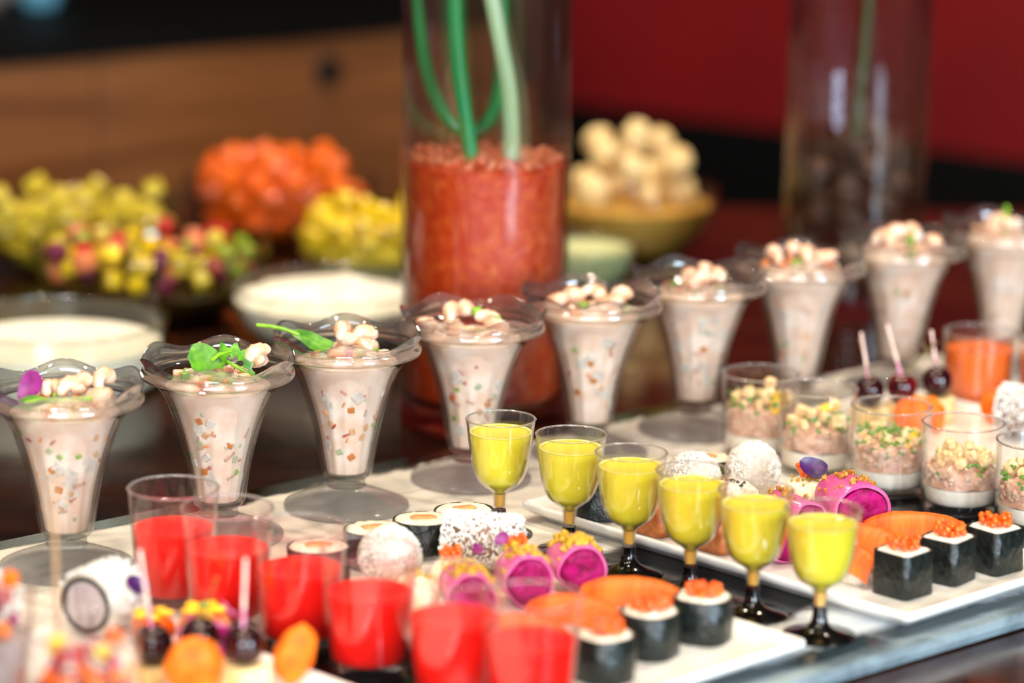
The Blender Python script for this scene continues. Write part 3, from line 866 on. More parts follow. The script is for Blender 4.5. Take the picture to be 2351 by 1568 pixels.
# second glass: two arugula leaves, a shrimp, chunks
gx, gy = SG[1]
arugula('broad green arugula leaf standing on the second cocktail', (gx, gy, ZT), [(.2, .0, .35), (-.5, .1, .75), (-1.3, .3, 1.35), (-1.9, .4, 1.5)], lambda s: 1.0 * (sin(pi * min(1, s * .8 + .16))) ** .6 + .02,
        [(-.3, .3, .3), (.5, .1, 1.1), (1.4, -.2, .7), (2.2, -.4, .25)])
arugula('lobed green arugula leaf curling over on the second cocktail', (gx, gy, ZT), [(.1, .2, 1.45), (.9, .1, 1.7), (1.6, 0, 1.45), (2.05, -.2, .75), (2.2, -.3, .1)], lambda s: .42 * (1 - s) + .14,
        [(-.4, .2, 1.1), (.1, .2, 1.5), (.9, .1, 1.76)], lob=.55)
shrimp(gx + 2.65, gy + .3, ZT + .75, 1, (1.2, .3, 1.6), 'single pink shrimp at the edge of the second cocktail beside the arugula', 'shrimps on the second cocktail')
shrimp(gx + 2.75, gy + .5, ZT + 1.35, 0, (.6, .8, 2.6), 'single pink shrimp at the edge of the second cocktail beside the arugula', 'shrimps on the second cocktail')
for lab, mt_, pts, sz in (('green cucumber dice on the second cocktail', 'd_green', [(-2.0, -.8, .4, .3), (-.1, -1.9, .35, .9), (1.1, -2.0, .3, .2), (.4, -1.2, .5, 1.2)], (.62, .55, .45)),
                          ('purple onion bit on the second cocktail', 'd_purple', [(-1.2, -1.0, .5, .4), (-.9, -1.2, .45, 1.1)], (.5, .3, .3)),
                          ('brown mushroom slice on the second cocktail', 'd_brown', [(.7, -.7, .7, .4), (.1, -.6, .65, 2.0)], (.75, .4, .3)),
                          ('pale shrimp chunk on the second cocktail', 'shrimp', [(-2.5, -.4, .4, .1), (1.8, -1.2, .4, .5), (-.6, -1.7, .4, .8)], (.7, .6, .5))):
    bits(lab, (gx, gy, ZT - .1), pts, mt_, sz, 'topping', 'topping_bit', lab.split(' on ')[0] + ' group')
# third glass: leaf over the rim, two shrimps, onion
gx, gy = SG[2]
arugula('arugula leaf whose stalk hangs over the rim of the third sundae glass', (gx, gy, ZT), [(-3.6, .5, 1.25), (-2.7, .1, 1.0), (-1.9, -.2, .6), (-1.0, -.4, .35)], lambda s: .2 + .62 * s * (1.3 - s) * 1.5,
        [(-6.1, 1.0, 1.62), (-5.2, .8, 1.6), (-4.2, .6, 1.45), (-3.2, .3, 1.15)])
for dx, dy, dz, kd, rt in [(-.4, .6, 1.1, 0, (1.35, .3, 1.2)), (1.0, .4, 1.0, 1, (1.1, .2, .4)), (.4, .7, .7, 2, (.5, 0, 2.5)), (1.6, -.4, .5, 2, (.3, .2, 1))]:
    shrimp(gx + dx, gy + dy, ZT + dz - .1, kd, rt, 'pink shrimp piled at the middle of the third cocktail', 'shrimps on the third cocktail')
for lab, mt_, pts, sz in (('purple onion wedge on the third cocktail', 'd_purple', [(.2, -1.6, .55, .1)], (.55, .4, .4)), ('pale onion slice on the third cocktail', 'salmonpink', [(-.6, -1.6, .5, 0)], (1.1, .4, .4)),
                          ('green cucumber dice on the third cocktail', 'd_green', [(.9, -1.3, .5, .4), (-1.6, -1.3, .3, .2), (1.9, -.9, .5, .7)], (.5, .45, .4)), ('white squid dice on the third cocktail', 'd_white', [(1.7, -1.7, .35, .2), (2.5, -1.0, .35, .9)], (.7, .6, .5))):
    bits(lab, (gx, gy, ZT - .1), pts, mt_, sz, 'topping', 'topping_bit', lab.split(' on ')[0] + ' bits')
# fourth glass
gx, gy = SG[3]
for dx, dy, dz, kd, rt in [(-1.5, .6, .9, 0, (1.3, 0, 1.2)), (-.6, .8, 1.05, 1, (1.4, .2, 1.4)), (-2.9, -.4, .4, 2, (.2, .2, 1)), (.8, .3, .7, 1, (.4, .2, 0)), (1.9, -.2, .5, 0, (.3, 0, 2)), (-.6, -1.6, .35, 2, (.1, .1, 3))]:
    shrimp(gx + dx, gy + dy, ZT + dz - .1, kd, rt, 'pink shrimp on the cocktail before the red vase', 'shrimps on the fourth cocktail')
bits('pale green celery dice on the cocktail before the red vase', (gx, gy, ZT), [(.25, .8, 1.2, .3), (1.6, .2, .75, .6)], 'stalk', (.6, .5, .6), 'topping', 'topping_bit', 'celery dice on the fourth cocktail')
# the farther glasses
FAR = [
    (4, [(-2.3, .3, .55, 0), (-1.0, .6, .8, 1), (-.1, 1.0, .9, 2), (2.3, .5, .8, 1), (1.6, .2, .6, 0)], [('d_green', (-.6, -.9, .6), (.8, .6, .5), 'green cucumber dice on the fifth cocktail'), ('d_purple', (.45, 1.0, 1.0), (.7, .5, .7), 'magenta onion bit on the fifth cocktail'), ('d_white', (.9, -.9, .4), (.8, .6, .4), 'white squid dice on the fifth cocktail')]),
    (5, [(-.3, .2, .9, 1), (.6, .5, 1.1, 2), (1.6, .2, .8, 0), (-.9, -.3, .6, 0), (.4, -.8, .8, 1)], [('d_green', (-1.9, 0, .5), (.8, .5, .4), 'green cucumber dice on the sixth cocktail'), ('d_white', (.9, -.3, 1.2), (.7, .6, .5), 'white squid dice on the sixth cocktail')]),
    (6, [(-1.9, .2, .6, 0), (-.5, .3, 1.0, 1), (1.9, .2, .8, 2), (.6, .1, .7, 0)], [('d_green', (-.3, -.7, .5), (1.0, .6, .5), 'green cucumber dice on the seventh cocktail'), ('d_red', (1.6, .1, 1.2), (1.2, .4, .3), 'red pepper strip on the seventh cocktail'), ('d_white', (.9, -.9, .4), (.8, .6, .5), 'white squid dice on the seventh cocktail')]),
    (7, [(-.3, .2, 1.1, 1), (.8, .3, 1.1, 0), (-1.6, 0, .6, 2), (2.0, 0, .5, 1)], [('d_green', (.5, -.6, .9), (.5, .6, .9), 'green celery dice on the eighth cocktail'), ('d_white', (1.1, -.2, 1.2), (.7, .6, .6), 'white squid dice on the eighth cocktail')]),
    (8, [(-.4, .2, .8, 1), (.5, -.3, .6, 0), (-1.3, -.3, .5, 2)], [('stalk', (.0, .2, 1.6), (.35, .35, 1.4), 'green herb sprig standing on the ninth cocktail'), ('d_white', (1.0, .1, .9), (.7, .6, .6), 'white squid dice on the ninth cocktail')])]
for gi, shr, bt in FAR:
    gx, gy = SG[gi]
    zt = ZT if gi < 6 else ZT + .4
    for (dx, dy, dz, kd) in shr:
        shrimp(gx + dx, gy + dy, zt + dz - .1, kd, (rg.uniform(.2, 1.4), rg.uniform(0, .4), rg.uniform(0, 6)), 'pink shrimp lying on the %s cocktail in the row' % ORD[gi], 'shrimps on the %s cocktail' % ORD[gi])
    for mt_, pp, sz, lab in bt:
        o = MB().box((0, 0, 0), sz, .1).build('topping_bit', mt_, None, (gx + pp[0], gy + pp[1], zt + pp[2] - .1), rg.uniform(0, 1), angle=30)
        tag(o, lab, 'topping')

# more diced bits strewn over every cocktail
for gi, (gx, gy) in enumerate(SG):
    zt = 10.48 if gi < 6 else 10.85
    for k in range(22 if gi < 5 else 12):
        a = rg.uniform(0, 2 * pi); q = 2.75 * math.sqrt(rg.uniform(.08, 1))
        mt_ = rg.choice(['shrimp', 'shrimp', 'd_green', 'salmonpink', 'd_white', 'shrimp'])
        sz = rg.uniform(.45, .85)
        o = MB().box((0, 0, 0), (sz, sz * .8, sz * .65), .13).build('topping_bit', mt_, None, (gx + q * cos(a), gy + q * sin(a), zt + .42 - q * .07), 0, angle=30)
        o.rotation_euler = (rg.uniform(-.5, .5), rg.uniform(-.5, .5), rg.uniform(0, 6))
        col_ = {'shrimp': 'pale pink', 'd_green': 'green', 'salmonpink': 'orange pink', 'd_white': 'white'}[mt_]
        tag(o, 'tiny %s diced bit strewn on the %s cocktail in the row' % (col_, ORD[gi]), 'topping', '%s bits strewn on the %s cocktail' % (col_, ORD[gi]))
for g_, lst in SHR_ALL.items():
    lst.sort(key=lambda q: q[0])
    for k, (_x, o) in enumerate(lst):
        o['label'] = '%s shrimp from the left among the %s' % (ORD[k], g_)

# ------------------------------------------------------------------ small goblets of yellow juice
GOBO = crv([(.42, 1.74), (.47, 2.75), (.62, 3.02), (1.02, 3.30), (1.50, 3.76), (1.85, 4.70), (2.10, 6.30), (2.20, 7.2), (2.27, 7.80)], 4)
def goblet_meshes():
    inn = [(max(0.02, r - .07), z + .02) for r, z in GOBO if z > 1.86]
    cup = MB().lathe([(0, 1.74)] + GOBO + [(2.22, 7.80)] + list(reversed(inn)) + [(0, 1.88)], 56)
    liq = [(0, 2.80)] + [(max(.02, r - .09), z + .02) for r, z in GOBO if 2.78 < z < 6.88]
    stm = [(0, 1.92), (.33, 1.94)] + [(max(.02, r - .09), z + .02) for r, z in GOBO if 2.0 < z < 2.74] + [(.37, 2.78), (0, 2.78)]
    rl = liq[-1][0]
    lq = MB().lathe(liq + [(rl, 6.93), (rl - .12, 6.90), (0, 6.88)], 56)
    fm = MB().lathe([(rl - .2, 6.925), (rl - .02, 6.945), (rl - .015, 6.985), (rl - .1, 6.98), (rl - .2, 6.945), (rl - .2, 6.925)], 56)
    ft = MB().lathe([(0, 0), (2.12, 0), (2.2, .05), (2.2, .12), (2.0, .2), (1.2, .36), (.75, .58), (.52, .9), (.44, 1.3), (.43, 1.73), (0, 1.73)], 48)
    return cup.mesh('bowl', 'plastic', angle=60), lq.mesh('yellow_juice', 'yellowjuice', angle=50), fm.mesh('foam_ring', 'foam', angle=60), ft.mesh('foot', 'blackplastic', angle=60), MB().lathe(stm, 24).mesh('stem_juice', 'amber', angle=60)
GB = goblet_meshes()
GRIM = MB().lathe([(2.19, 7.79), (2.28, 7.78), (2.32, 7.83), (2.27, 7.89), (2.20, 7.88), (2.17, 7.83), (2.19, 7.79)], 56).mesh('rim', 'rimglass', angle=70)
GP = [(-.64, 200.91), (3.87, 197.16), (7.57, 192.84), (11.21, 188.69), (14.78, 184.46), (18.46, 180.49)]
for i, (x, y) in enumerate(GP):
    w_ = 'nearest the sundae glasses' if i == 0 else ('at the tip of the white platter' if i == 5 else '%s of the goblet row counted from the back' % ORD[i])
    t = thing('plastic_goblet', 'clear goblet on a black foot, %s' % w_, 'goblet', (x, y, 0.005), 0, 'row of small plastic goblets')
    link('rim', GRIM, link('bowl', GB[0], t, (0, 0, 0)), (0, 0, 0)); link('foot', GB[3], t, (0, 0, 0))
    q = thing('yellow_juice', 'cloudy yellow juice in the goblet, %s' % w_, 'juice', (x, y, 0.005), 0, 'yellow juice in the goblets')
    link('juice', GB[1], q, (0, 0, 0)); link('foam_ring', GB[2], q, (0, 0, 0)); link('stem_juice', GB[4], q, (0, 0, 0))

# ------------------------------------------------------------------ straight clear cups
def cup_mesh(R0, R1, H, base, mat):
    w_ = .09
    prof = [(0, .12), (R0 - .25, .12), (R0 - .2, 0), (R0 - .05, 0), (R0, .08)] + [(R0 + (R1 - R0) * s, H * s) for s in (.12, .3, .5, .7, .9)] + [(R1, H - .05)]
    inn = [(R0 + (R1 - R0) * s - w_, H * s) for s in (.97, .7, .5, .3)] + [(R0 + (R1 - R0) * base / H - w_, base + .25), (R0 - .3, base), (0, base)]
    rim = MB().lathe([(R1 - .10, H - .04), (R1 + .02, H - .04), (R1 + .06, H + .03), (R1, H + .09), (R1 - .10, H + .07), (R1 - .12, H), (R1 - .10, H - .04)], 56)
    return MB().lathe(prof + [(R1 - .09, H - .05)] + inn, 56).mesh('cup_wall', mat, angle=50), rim.mesh('rim', 'rimglass', angle=70)
def liquid_mesh(nm, R0, R1, H, base, lv, mat):
    f_ = lambda z: R0 + (R1 - R0) * z / H - .12
    rl = f_(lv)
    return MB().lathe([(0, base + .03), (R0 - .32, base + .03), (f_(base + .3), base + .3), (f_((base + lv) / 2), (base + lv) / 2), (rl, lv), (rl - .1, lv - .06), (0, lv - .06)], 48).mesh(nm, mat, angle=50)
RC = cup_mesh(2.25, 2.75, 7.2, .75, 'plastic_pink')
RLIQ = liquid_mesh('juice', 2.25, 2.75, 7.2, .75, 4.75, 'redjuice')
RP = [(-20.23, 185.11), (-16.63, 180.98), (-12.08, 177.08), (-7.85, 172.72), (-2.92, 168.28), (1.31, 164.34)]
for i, (x, y) in enumerate(RP):
    w_ = ['hindmost, by the first sundae glass', 'second from the back', 'third from the back', 'fourth from the back before the coconut roll', 'fifth from the back', 'frontmost, overlapping the nori rolls'][i]
    t = thing('plastic_cup', 'clear plastic cup of red juice, %s' % w_, 'cup', (x, y, 0.005), 0, 'row of red juice cups')
    link('rim', RC[1], link('cup_wall', RC[0], t, (0, 0, 0)), (0, 0, 0))
    o = link('red_juice', RLIQ, None, (x, y, 0.005))
    tag(o, 'bright red juice in the cup, %s' % w_, 'juice', 'red juice in the cups')

TC = cup_mesh(2.62, 2.78, 6.0, .55, 'plastic')
OLIQ = liquid_mesh('juice', 2.62, 2.78, 6.0, .55, 4.75, 'orangejuice')
JP = [(35.75, 237.6), (41.2, 235.2)]
for i, (x, y) in enumerate(JP):
    w_ = ['behind the cherries', 'cut off by the right edge'][i]
    t = thing('plastic_cup', 'clear plastic cup of orange carrot juice %s' % w_, 'cup', (x, y, 0.005), 0, 'orange juice cups')
    link('rim', TC[1], link('cup_wall', TC[0], t, (0, 0, 0)), (0, 0, 0))
    o = link('carrot_juice', OLIQ, None, (x, y, 0.005))
    tag(o, 'orange carrot juice in the cup %s' % w_, 'juice', 'orange juice in cups')

# cups layered with yogurt, salmon tartare and croutons
def cube_mesh(nm, mat, s, bev=.1, seed=0):
    rq = random.Random(seed)
    mb = MB().box((0, 0, 0), (s, s * rq.uniform(.8, 1), s * rq.uniform(.75, 1)), bev)
    mb.v = [tuple(c_ * rq.uniform(.84, 1.1) for c_ in p) for p in mb.v]
    return mb.mesh(nm, mat, True, 35)
CROUT = [cube_mesh('crouton', 'crouton', (.7, .85, 1.0, .78, .9)[k], .16, k) for k in range(5)]
TP = [(17.93, 222.71), (21.62, 218.31), (26.24, 213.52), (30.61, 209.16), (34.97, 204.51)]
TL = ['with an upright yellow petal', 'with a curled yellow petal', 'thick with chives, third from the back', 'heaped with golden croutons', 'cut by the right picture edge']
for i, (x, y) in enumerate(TP):
    t = thing('plastic_cup', 'clear tartare cup %s' % TL[i], 'cup', (x, y, 0.005), 0, 'row of salmon tartare cups')
    link('rim', TC[1], link('cup_wall', TC[0], t, (0, 0, 0)), (0, 0, 0))
    q = thing('salmon_tartare', 'layered salmon tartare in the cup %s' % TL[i], 'appetizer', (x, y, 0.005), 0, 'layered tartare in the cups')
    ry, rt = 1.75, 3.0 + [.5, .1, .25, -.1, .2][i]
    Rw = 2.47
    MB().lathe([(0, .6), (2.22, .6), (2.42, .8), (Rw, 1.2), (Rw + .02, ry), (0, ry)], 48).build('yogurt_layer', 'yogurt', q, (0, 0, 0), angle=50)
    sd = i * 2.3
    def fn(a, k, r, z):
        e = Vector((r * cos(a), r * sin(a), z))
        if z > ry + .1 and r > 2.2:
            r = min(Rw, r - .16 + .22 * noise.noise(e * 1.6 + Vector((sd, 0, 0))))
        if z > rt - .2:
            z += .6 * noise.noise(e * 1.1 + Vector((0, sd, 0)))
        if k == 1:
            z = ry + .03 + .25 * max(0, noise.noise(Vector((cos(a) * 2, sin(a) * 2, sd))))
        return r, z
    MB().lathe([(0, ry + .02), (Rw - .02, ry + .04), (Rw, ry + .5), (Rw, rt - .6), (Rw - .1, rt - .1), (1.8, rt + .15), (.9, rt + .35), (0, rt + .4)], 56, fn).build('tartare_layer', 'tartare', q, (0, 0, 0), angle=80)
    kb = MB()
    for k in range(64):
        a = rg.uniform(0, 2 * pi); z_ = rg.uniform(ry + .35, rt + .1)
        s_ = rg.uniform(.22, .42)
        kb.ball(((Rw - s_ * .62) * cos(a), (Rw - s_ * .62) * sin(a), z_), (s_ * .6, s_, s_ * .8), 8, 6, .3, 2.0, k * 1.3, rz_m(a))
    tag(kb.build('salmon_bits', 'tartare', q, (0, 0, 0)), kind='stuff')
    # chopped chives: far too many and small to pick up singly
    cb = MB()
    nch = [46, 40, 90, 18, 60][i]
    for k in range(nch):
        a = rg.uniform(0, 2 * pi)
        if rg.random() < .5:
            rr_, z = Rw - .17, rt + rg.uniform(-.3, .8)
        else:
            rr_, z = rg.uniform(.3, 2.2), rt + rg.uniform(.55, 1.15)
        d = Vector((rg.uniform(-1, 1), rg.uniform(-1, 1), rg.uniform(-.5, .5))).normalized() * .2
        c0 = Vector((rr_ * cos(a), rr_ * sin(a), z))
        cb.tube([c0 - d, c0 + d], .1, 6)
    tag(cb.build('chopped_chives', 'herb', q, (0, 0, 0)), kind='stuff')
    fl = lambda px, py, rt=rt: rt + .3 - .12 * (px * px + py * py) * .3
    for (px, py, pz, pr) in pack(rg, [12, 13, 13, 19, 13][i], .52, 2.4, fl, 12, (.62, 1.25)):
        o = link('crouton', rg.choice(CROUT), None, (x + px, y + py, pz))
        o.rotation_euler = rnd_rot(rg).to_euler()
        s = pr / .52
        o.scale = (s, s, s)
        tag(o, 'toasted bread crouton in the tartare cup ' + TL[i].split(',')[0], 'crouton', 'croutons in the %s tartare cup' % ORD[i])
petal('bright yellow petal upright in the backmost tartare cup', (TP[0][0] + 1.15, TP[0][1] - 1.8, 4.35), (.95, .62), (R(75), R(-70), 0), 'yellow_petal')
petal('curled yellow petal on croutons in the second tartare cup', (TP[1][0] + .9, TP[1][1] + .3, 4.6), (.75, .5), (.5, -.3, .2), 'yellow_petal')
petal('narrow yellow petal among chives in the third tartare cup', (TP[2][0] + 1.35, TP[2][1] - 1.2, 3.9), (.7, .3), (1.0, -1.0, .3), 'yellow_petal')

# ------------------------------------------------------------------ platters
PA = Vector((0.59, 204.67))
PANG = R(-45.78)
PU = Vector((cos(PANG), sin(PANG)))
PN = Vector((-sin(PANG), cos(PANG)))
PL_, PW = 33.2, 16.8
def plate_mesh():
    a, b = PL_ / 2, PW / 2
    return MB().loft([(a - 1.6, b - 1.6, .6, 0.0), (a - 1.2, b - 1.2, .6, 0.0), (a - 1.0, b - 1.0, .6, .25), (a - .35, b - .35, .55, .55), (a - .04, b - .04, .5, .85), (a, b, .5, 1.05), (a - .05, b - .05, .5, 1.2),
                      (a - .2, b - .2, .45, 1.26), (a - .4, b - .4, .4, 1.18), (a - .8, b - .8, .4, .92), (a - 1.2, b - 1.2, .4, .85), (a - 3, b - 3, .4, .85)], 5).mesh('platter', 'china', True, 60)
PM = plate_mesh()
def plate(u0, n0, label):
    c_ = PA + PU * (u0 + PL_ / 2) + PN * (n0 + PW / 2)
    o = link('platter', PM, None, (c_.x, c_.y, 0.01), PANG)
    tag(o, label, 'platter', 'white rectangular sushi platters')
plate(0, 0, 'white rectangular platter between the yellow goblets and the tartare cups')
plate(-.9, -24.7, 'white rectangular platter between the red cups and the yellow goblets')
plate(1.3, -49.7, 'white rectangular platter at the lower left with cherry skewers')
plate(-4.5, 28.6, 'white rectangular platter behind the tartare cups with cherries')
PZ = .87

def roe_cluster(mb, rg, cx, cy, z, rx, ry, n, r=.21):
    pts = []
    for k in range(n):
        best = None
        for _ in range(8):
            a = rg.uniform(0, 2 * pi); q = math.sqrt(rg.random())
            x_, y_ = cx + rx * q * cos(a), cy + ry * q * sin(a)
            zz = z + r
            for (ax, ay, az) in pts:
                d2 = (x_ - ax) ** 2 + (y_ - ay) ** 2
                if d2 < 4 * r * r * .8:
                    zz = max(zz, az + math.sqrt(max(0, 4 * r * r * .8 - d2)))
            if best is None or zz < best[2]:
                best = (x_, y_, zz)
        pts.append(best)
        mb.ball(best, r, 10, 8)

def roe_maki(label, x, y, h, hw, cr, rz, n=27, lean=0):
    t = thing('roe_maki', label, 'sushi', (x, y, PZ), rz, 'nori rolls topped with salmon roe')
    s_ = rg.uniform(0, 50)
    def wob(p, li):
        q = Vector(p)
        d = .07 * noise.noise(Vector((q.x * .9, q.y * .9, q.z * .8 + s_)))
        return (q.x * (1 + d), q.y * (1 + d), q.z)
    k = .09
    MB().loft([(hw - .05, hw - .05, cr, 0.02), (hw, hw, cr, .1), (hw + .02, hw + .02, cr, h * .5), (hw, hw, cr, h), (hw - .03, hw - .03, cr, h + .05), (hw - k, hw - k, cr, h + .04), (hw - k, hw - k, cr, .2)], 6, fn=wob).build('nori_wrap', 'nori', t, (0, 0, 0), angle=50)
    def wobr(p, li):
        q = Vector(wob(p, li))
        return (q.x, q.y, q.z + .12 * noise.noise(Vector((q.x * 2.2, q.y * 2.2, s_))))
    MB().loft([(hw - k - .06, hw - k - .06, cr, .22), (hw - k - .05, hw - k - .05, cr, h - .05), (hw - k - .2, hw - k - .2, cr * .9, h + .1), (hw * .6, hw * .6, cr * .6, h + .14), (hw * .25, hw * .25, .1, h + .1)], 6, fn=wobr).build('rice', 'rice', t, (0, 0, 0), angle=80)
    mb = MB()
    roe_cluster(mb, rg, 0, 0, h + .12, hw * .66, hw * .66, n)
    tag(mb.build('salmon_roe', 'roe', t, (0, 0, 0)), kind='stuff')

for k, (x, y) in enumerate([(24.04, 186.63), (27.17, 189.70), (30.4, 192.0)]):
    roe_maki(['square nori roll with orange roe nearest the corner of the goblet-side platter', 'square nori roll with orange roe, middle of the three beside the salmon', 'square nori roll with orange roe by the frontmost tartare cup'][k], x, y, 2.75, 1.42, .42, PANG + [.0, .12, -.05][k])
for k, (x, y) in enumerate([(5.4, 169.6), (8.12, 174.05), (11.33, 177.01)]):
    roe_maki(['round nori roll with orange roe beside the frontmost red cup', 'round nori roll with orange roe, middle one in front of the salmon', 'round nori roll with orange roe nearest the empty platter corner'][k], x, y, 2.6, 1.62, 1.25, PANG + .2 * k)

def nigiri(label, x, y, rz, L=6.2, W_=2.6, zb=PZ, tilt=0.0, droop=.75):
    t = thing('salmon_nigiri', label, 'sushi', (x, y, zb), rz, 'salmon nigiri')
    s_ = rg.uniform(0, 40)
    def rfn(p, li):
        q = Vector(p)
        e = noise.noise(q * 1.8 + Vector((s_, 0, 0)))
        return (q.x * (1 + .04 * e), q.y * (1 + .05 * e), max(0.02, q.z + .1 * e) if li > 0 else .02)
    MB().loft([(L * .36, W_ * .34, .7, .02), (L * .40, W_ * .38, .8, .45), (L * .38, W_ * .32, .8, 1.1), (L * .3, W_ * .2, .5, 1.5), (L * .1, W_ * .08, .2, 1.55)], 5, fn=rfn).build('rice', 'rice', t, (0, 0, 0), angle=80)
    def top(s, t_):
        wv = (1 - .22 * max(0, s) ** 2 - .12 * max(0, -s) ** 3)
        z = 2.35 - droop * abs(s) ** 2.6 - 1.25 * abs(t_) ** 2.4 + .07 * noise.noise(Vector((s * 4, t_ * 3, s_)))
        return (s * L / 2, t_ * W_ * .56 * wv, z + tilt * s)
    MB().sheet(20, 10, top, lambda s, t_: .42 * (1 - .45 * abs(s) ** 3) * (1 - .4 * abs(t_) ** 3)).build('salmon_slice', 'salmon', t, (0, 0, 0), angle=75)

nigiri('big orange salmon nigiri lying behind the square roe rolls', 26.0, 196.5, R(-6), 6.6, 3.0)
nigiri('salmon nigiri in front of the big one beside the last yellow goblet', 22.6, 193.4, R(-38), 5.6, 2.8)
nigiri('salmon nigiri half hidden behind the last yellow goblet', 20.7, 189.6, R(-42), 5.2, 2.6)
nigiri('ridged salmon nigiri between the red cups and the third yellow goblet', 7.4, 181.2, R(-12), 6.2, 3.0)
nigiri('salmon nigiri seen through the frontmost red cup', 3.9, 177.6, R(-20), 5.6, 2.8)
nigiri('salmon nigiri at the near edge behind two red cups', 1.2, 173.6, R(-30), 5.4, 2.6)

def hosomaki(label, x, y, rz, rx=1.95, ry=1.7, h=2.3, group='small salmon maki'):
    t = thing('salmon_maki', label, 'sushi', (x, y, PZ), rz, group)
    sx = Matrix.Diagonal((1, ry / rx, 1, 1))
    MB().lathe([(rx - .15, .02), (rx, .06), (rx, h), (rx - .04, h + .04), (rx - .1, h), (rx - .1, .1), (rx - .15, .02)], 40, mtx=sx).build('nori_wrap', 'nori', t, (0, 0, 0), angle=50)
    s_ = rg.uniform(0, 40)
    def fn(a, k, r, z):
        return r, z + (.1 * noise.noise(Vector((r * cos(a) * 2.5, r * sin(a) * 2.5, s_))) if z > h - .1 else 0)
    MB().lathe([(0, .04), (rx - .16, .06), (rx - .13, h - .05), (rx - .3, h + .08), (rx * .5, h + .1), (0, h + .05)], 40, fn, mtx=sx).build('rice', 'rice', t, (0, 0, 0), angle=80)
    MB().loft([(.85, .42, .3, h - .3), (.85, .42, .3, h + .12), (.7, .32, .25, h + .2)], 4).build('salmon_core', 'salmonpink', t, (0, 0, 0), angle=60)
hosomaki('salmon maki with an orange core seen through the third red cup', -11.6, 186.9, .2)
hosomaki('salmon maki with an orange core before the foot of the third sundae glass', -8.4, 191.0, .3)
hosomaki('salmon maki with an orange core beside the dark coconut roll', -5.4, 193.3, .1)
hosomaki('salmon maki half hidden behind another beside the coconut roll', -2.9, 195.6, .4)
hosomaki('salmon maki at the back corner of the goblet-side platter', 13.2, 209.5, .1)
hosomaki('dark maki behind the second yellow goblet', 6.0, 202.6, .2, 1.7, 1.6, 2.6)

def coconut_roll(label, x, y, rz, L=4.2, r=1.85, body='darkroll', face=None, n=700, z=PZ, dome=False):
    t = thing('coconut_roll', label, 'roll', (x, y, z), rz, 'rolls coated in coconut')
    mx = Matrix.Translation((0, 0, r + .12)) @ Matrix.Rotation(pi / 2, 4, 'Y')
    s_ = rg.uniform(0, 40)
    def fn(a, k, q, zz):
        return q * (1 + .06 * noise.noise(Vector((cos(a) * 1.5, sin(a) * 1.5, zz * .6 + s_)))), zz
    prf = [(0, -L / 2), (r * .45, -L / 2 * .96), (r * .86, -L / 2 * .74), (r * .98, -L / 2 * .35), (r, 0), (r * .96, L / 2 * .4), (r * .78, L / 2 * .78), (r * .45, L / 2 * .96), (0, L / 2)] if dome else [(0, -L / 2), (r * .8, -L / 2), (r * .97, -L / 2 + .2), (r, 0), (r * .97, L / 2 - .2), (r * .8, L / 2), (0, L / 2)]
    MB().lathe(prf, 32, fn, mtx=mx).build('roll_body', body, t, (0, 0, 0), angle=60)
    mb = MB()
    for k in range(n):
        if dome:
            d_ = Vector((rg.gauss(0, 1), rg.gauss(0, 1), rg.gauss(.25, 1))).normalized()
            c_ = Vector((d_.x * L / 2 * 1.03, d_.y * r * 1.03, r + .12 + d_.z * r * 1.03)) * 1.0
        elif rg.random() < .78 or face:
            a = rg.uniform(0, 2 * pi); u_ = rg.uniform(-L / 2, L / 2)
            # thicker above, thinner underneath
            if sin(a) < rg.uniform(-1.6, .35):
                a = -a
            c_ = Vector((u_, (r + .04) * cos(a), r + .12 + (r + .04) * sin(a)))
        else:
            a = rg.uniform(0, 2 * pi); q = r * .9 * math.sqrt(rg.random())
            c_ = Vector((rg.choice((-1, 1)) * (L / 2 + .03), q * cos(a), r + .12 + q * sin(a)))
        if c_.z < .08:
            continue
        mb.box(c_, (rg.uniform(.16, .34), rg.uniform(.06, .11), .04), 0, rnd_rot(rg))
    tag(mb.build('coconut_flakes', 'coconut', t, (0, 0, 0), smooth=False), kind='stuff')
    if face:
        for sd in (-1, 1):
            MB().lathe([(r * .72, -.03), (r * .86, -.03), (r * .86, .06), (r * .72, .08), (r * .72, -.03)], 32, mtx=Matrix.Translation((sd * (L / 2 + .04), 0, r + .12)) @ Matrix.Rotation(sd * pi / 2, 4, 'Y')).build('nori_ring', 'nori', t, (0, 0, 0))
            MB().lathe([(0, -.02), (r * .71, -.02), (r * .71, .05), (0, .1)], 32, mtx=Matrix.Translation((sd * (L / 2 + .04), 0, r + .12)) @ Matrix.Rotation(sd * pi / 2, 4, 'Y')).build('cut_face', face, t, (0, 0, 0))
    return t
coconut_roll('dark roll dusted with coconut beside the first yellow goblet', -1.6, 190.2, R(-14), 4.6, 1.7, n=2200)
coconut_roll('pale coconut roll seen through the fourth red cup', -7.2, 186.2, R(-48), 3.6, 1.8, 'whiteroll', n=1300, dome=True)
coconut_roll('white coconut roll between the fifth goblet and the tartare cups', 16.4, 208.0, R(-40), 3.4, 1.8, 'whiteroll', n=1400, dome=True)
coconut_roll('white coconut roll seen through the fourth yellow goblet', 12.2, 205.4, R(-30), 3.6, 1.75, 'whiteroll', n=1300, dome=True)
coconut_roll('coconut roll with a dark ring and grey face on the cherry-skewer platter', -23.4, 176.6, R(62), 3.4, 1.95, 'whiteroll', 'rollface', 700)
coconut_roll('coconut roll at the extreme lower left edge', -30.2, 174.2, R(62), 3.4, 1.95, 'whiteroll', 'rollface', 500)
coconut_roll('coconut roll at the right edge behind the tartare cups', 37.4, 225.6, R(-30), 3.4, 1.8, 'darkroll', n=1500)

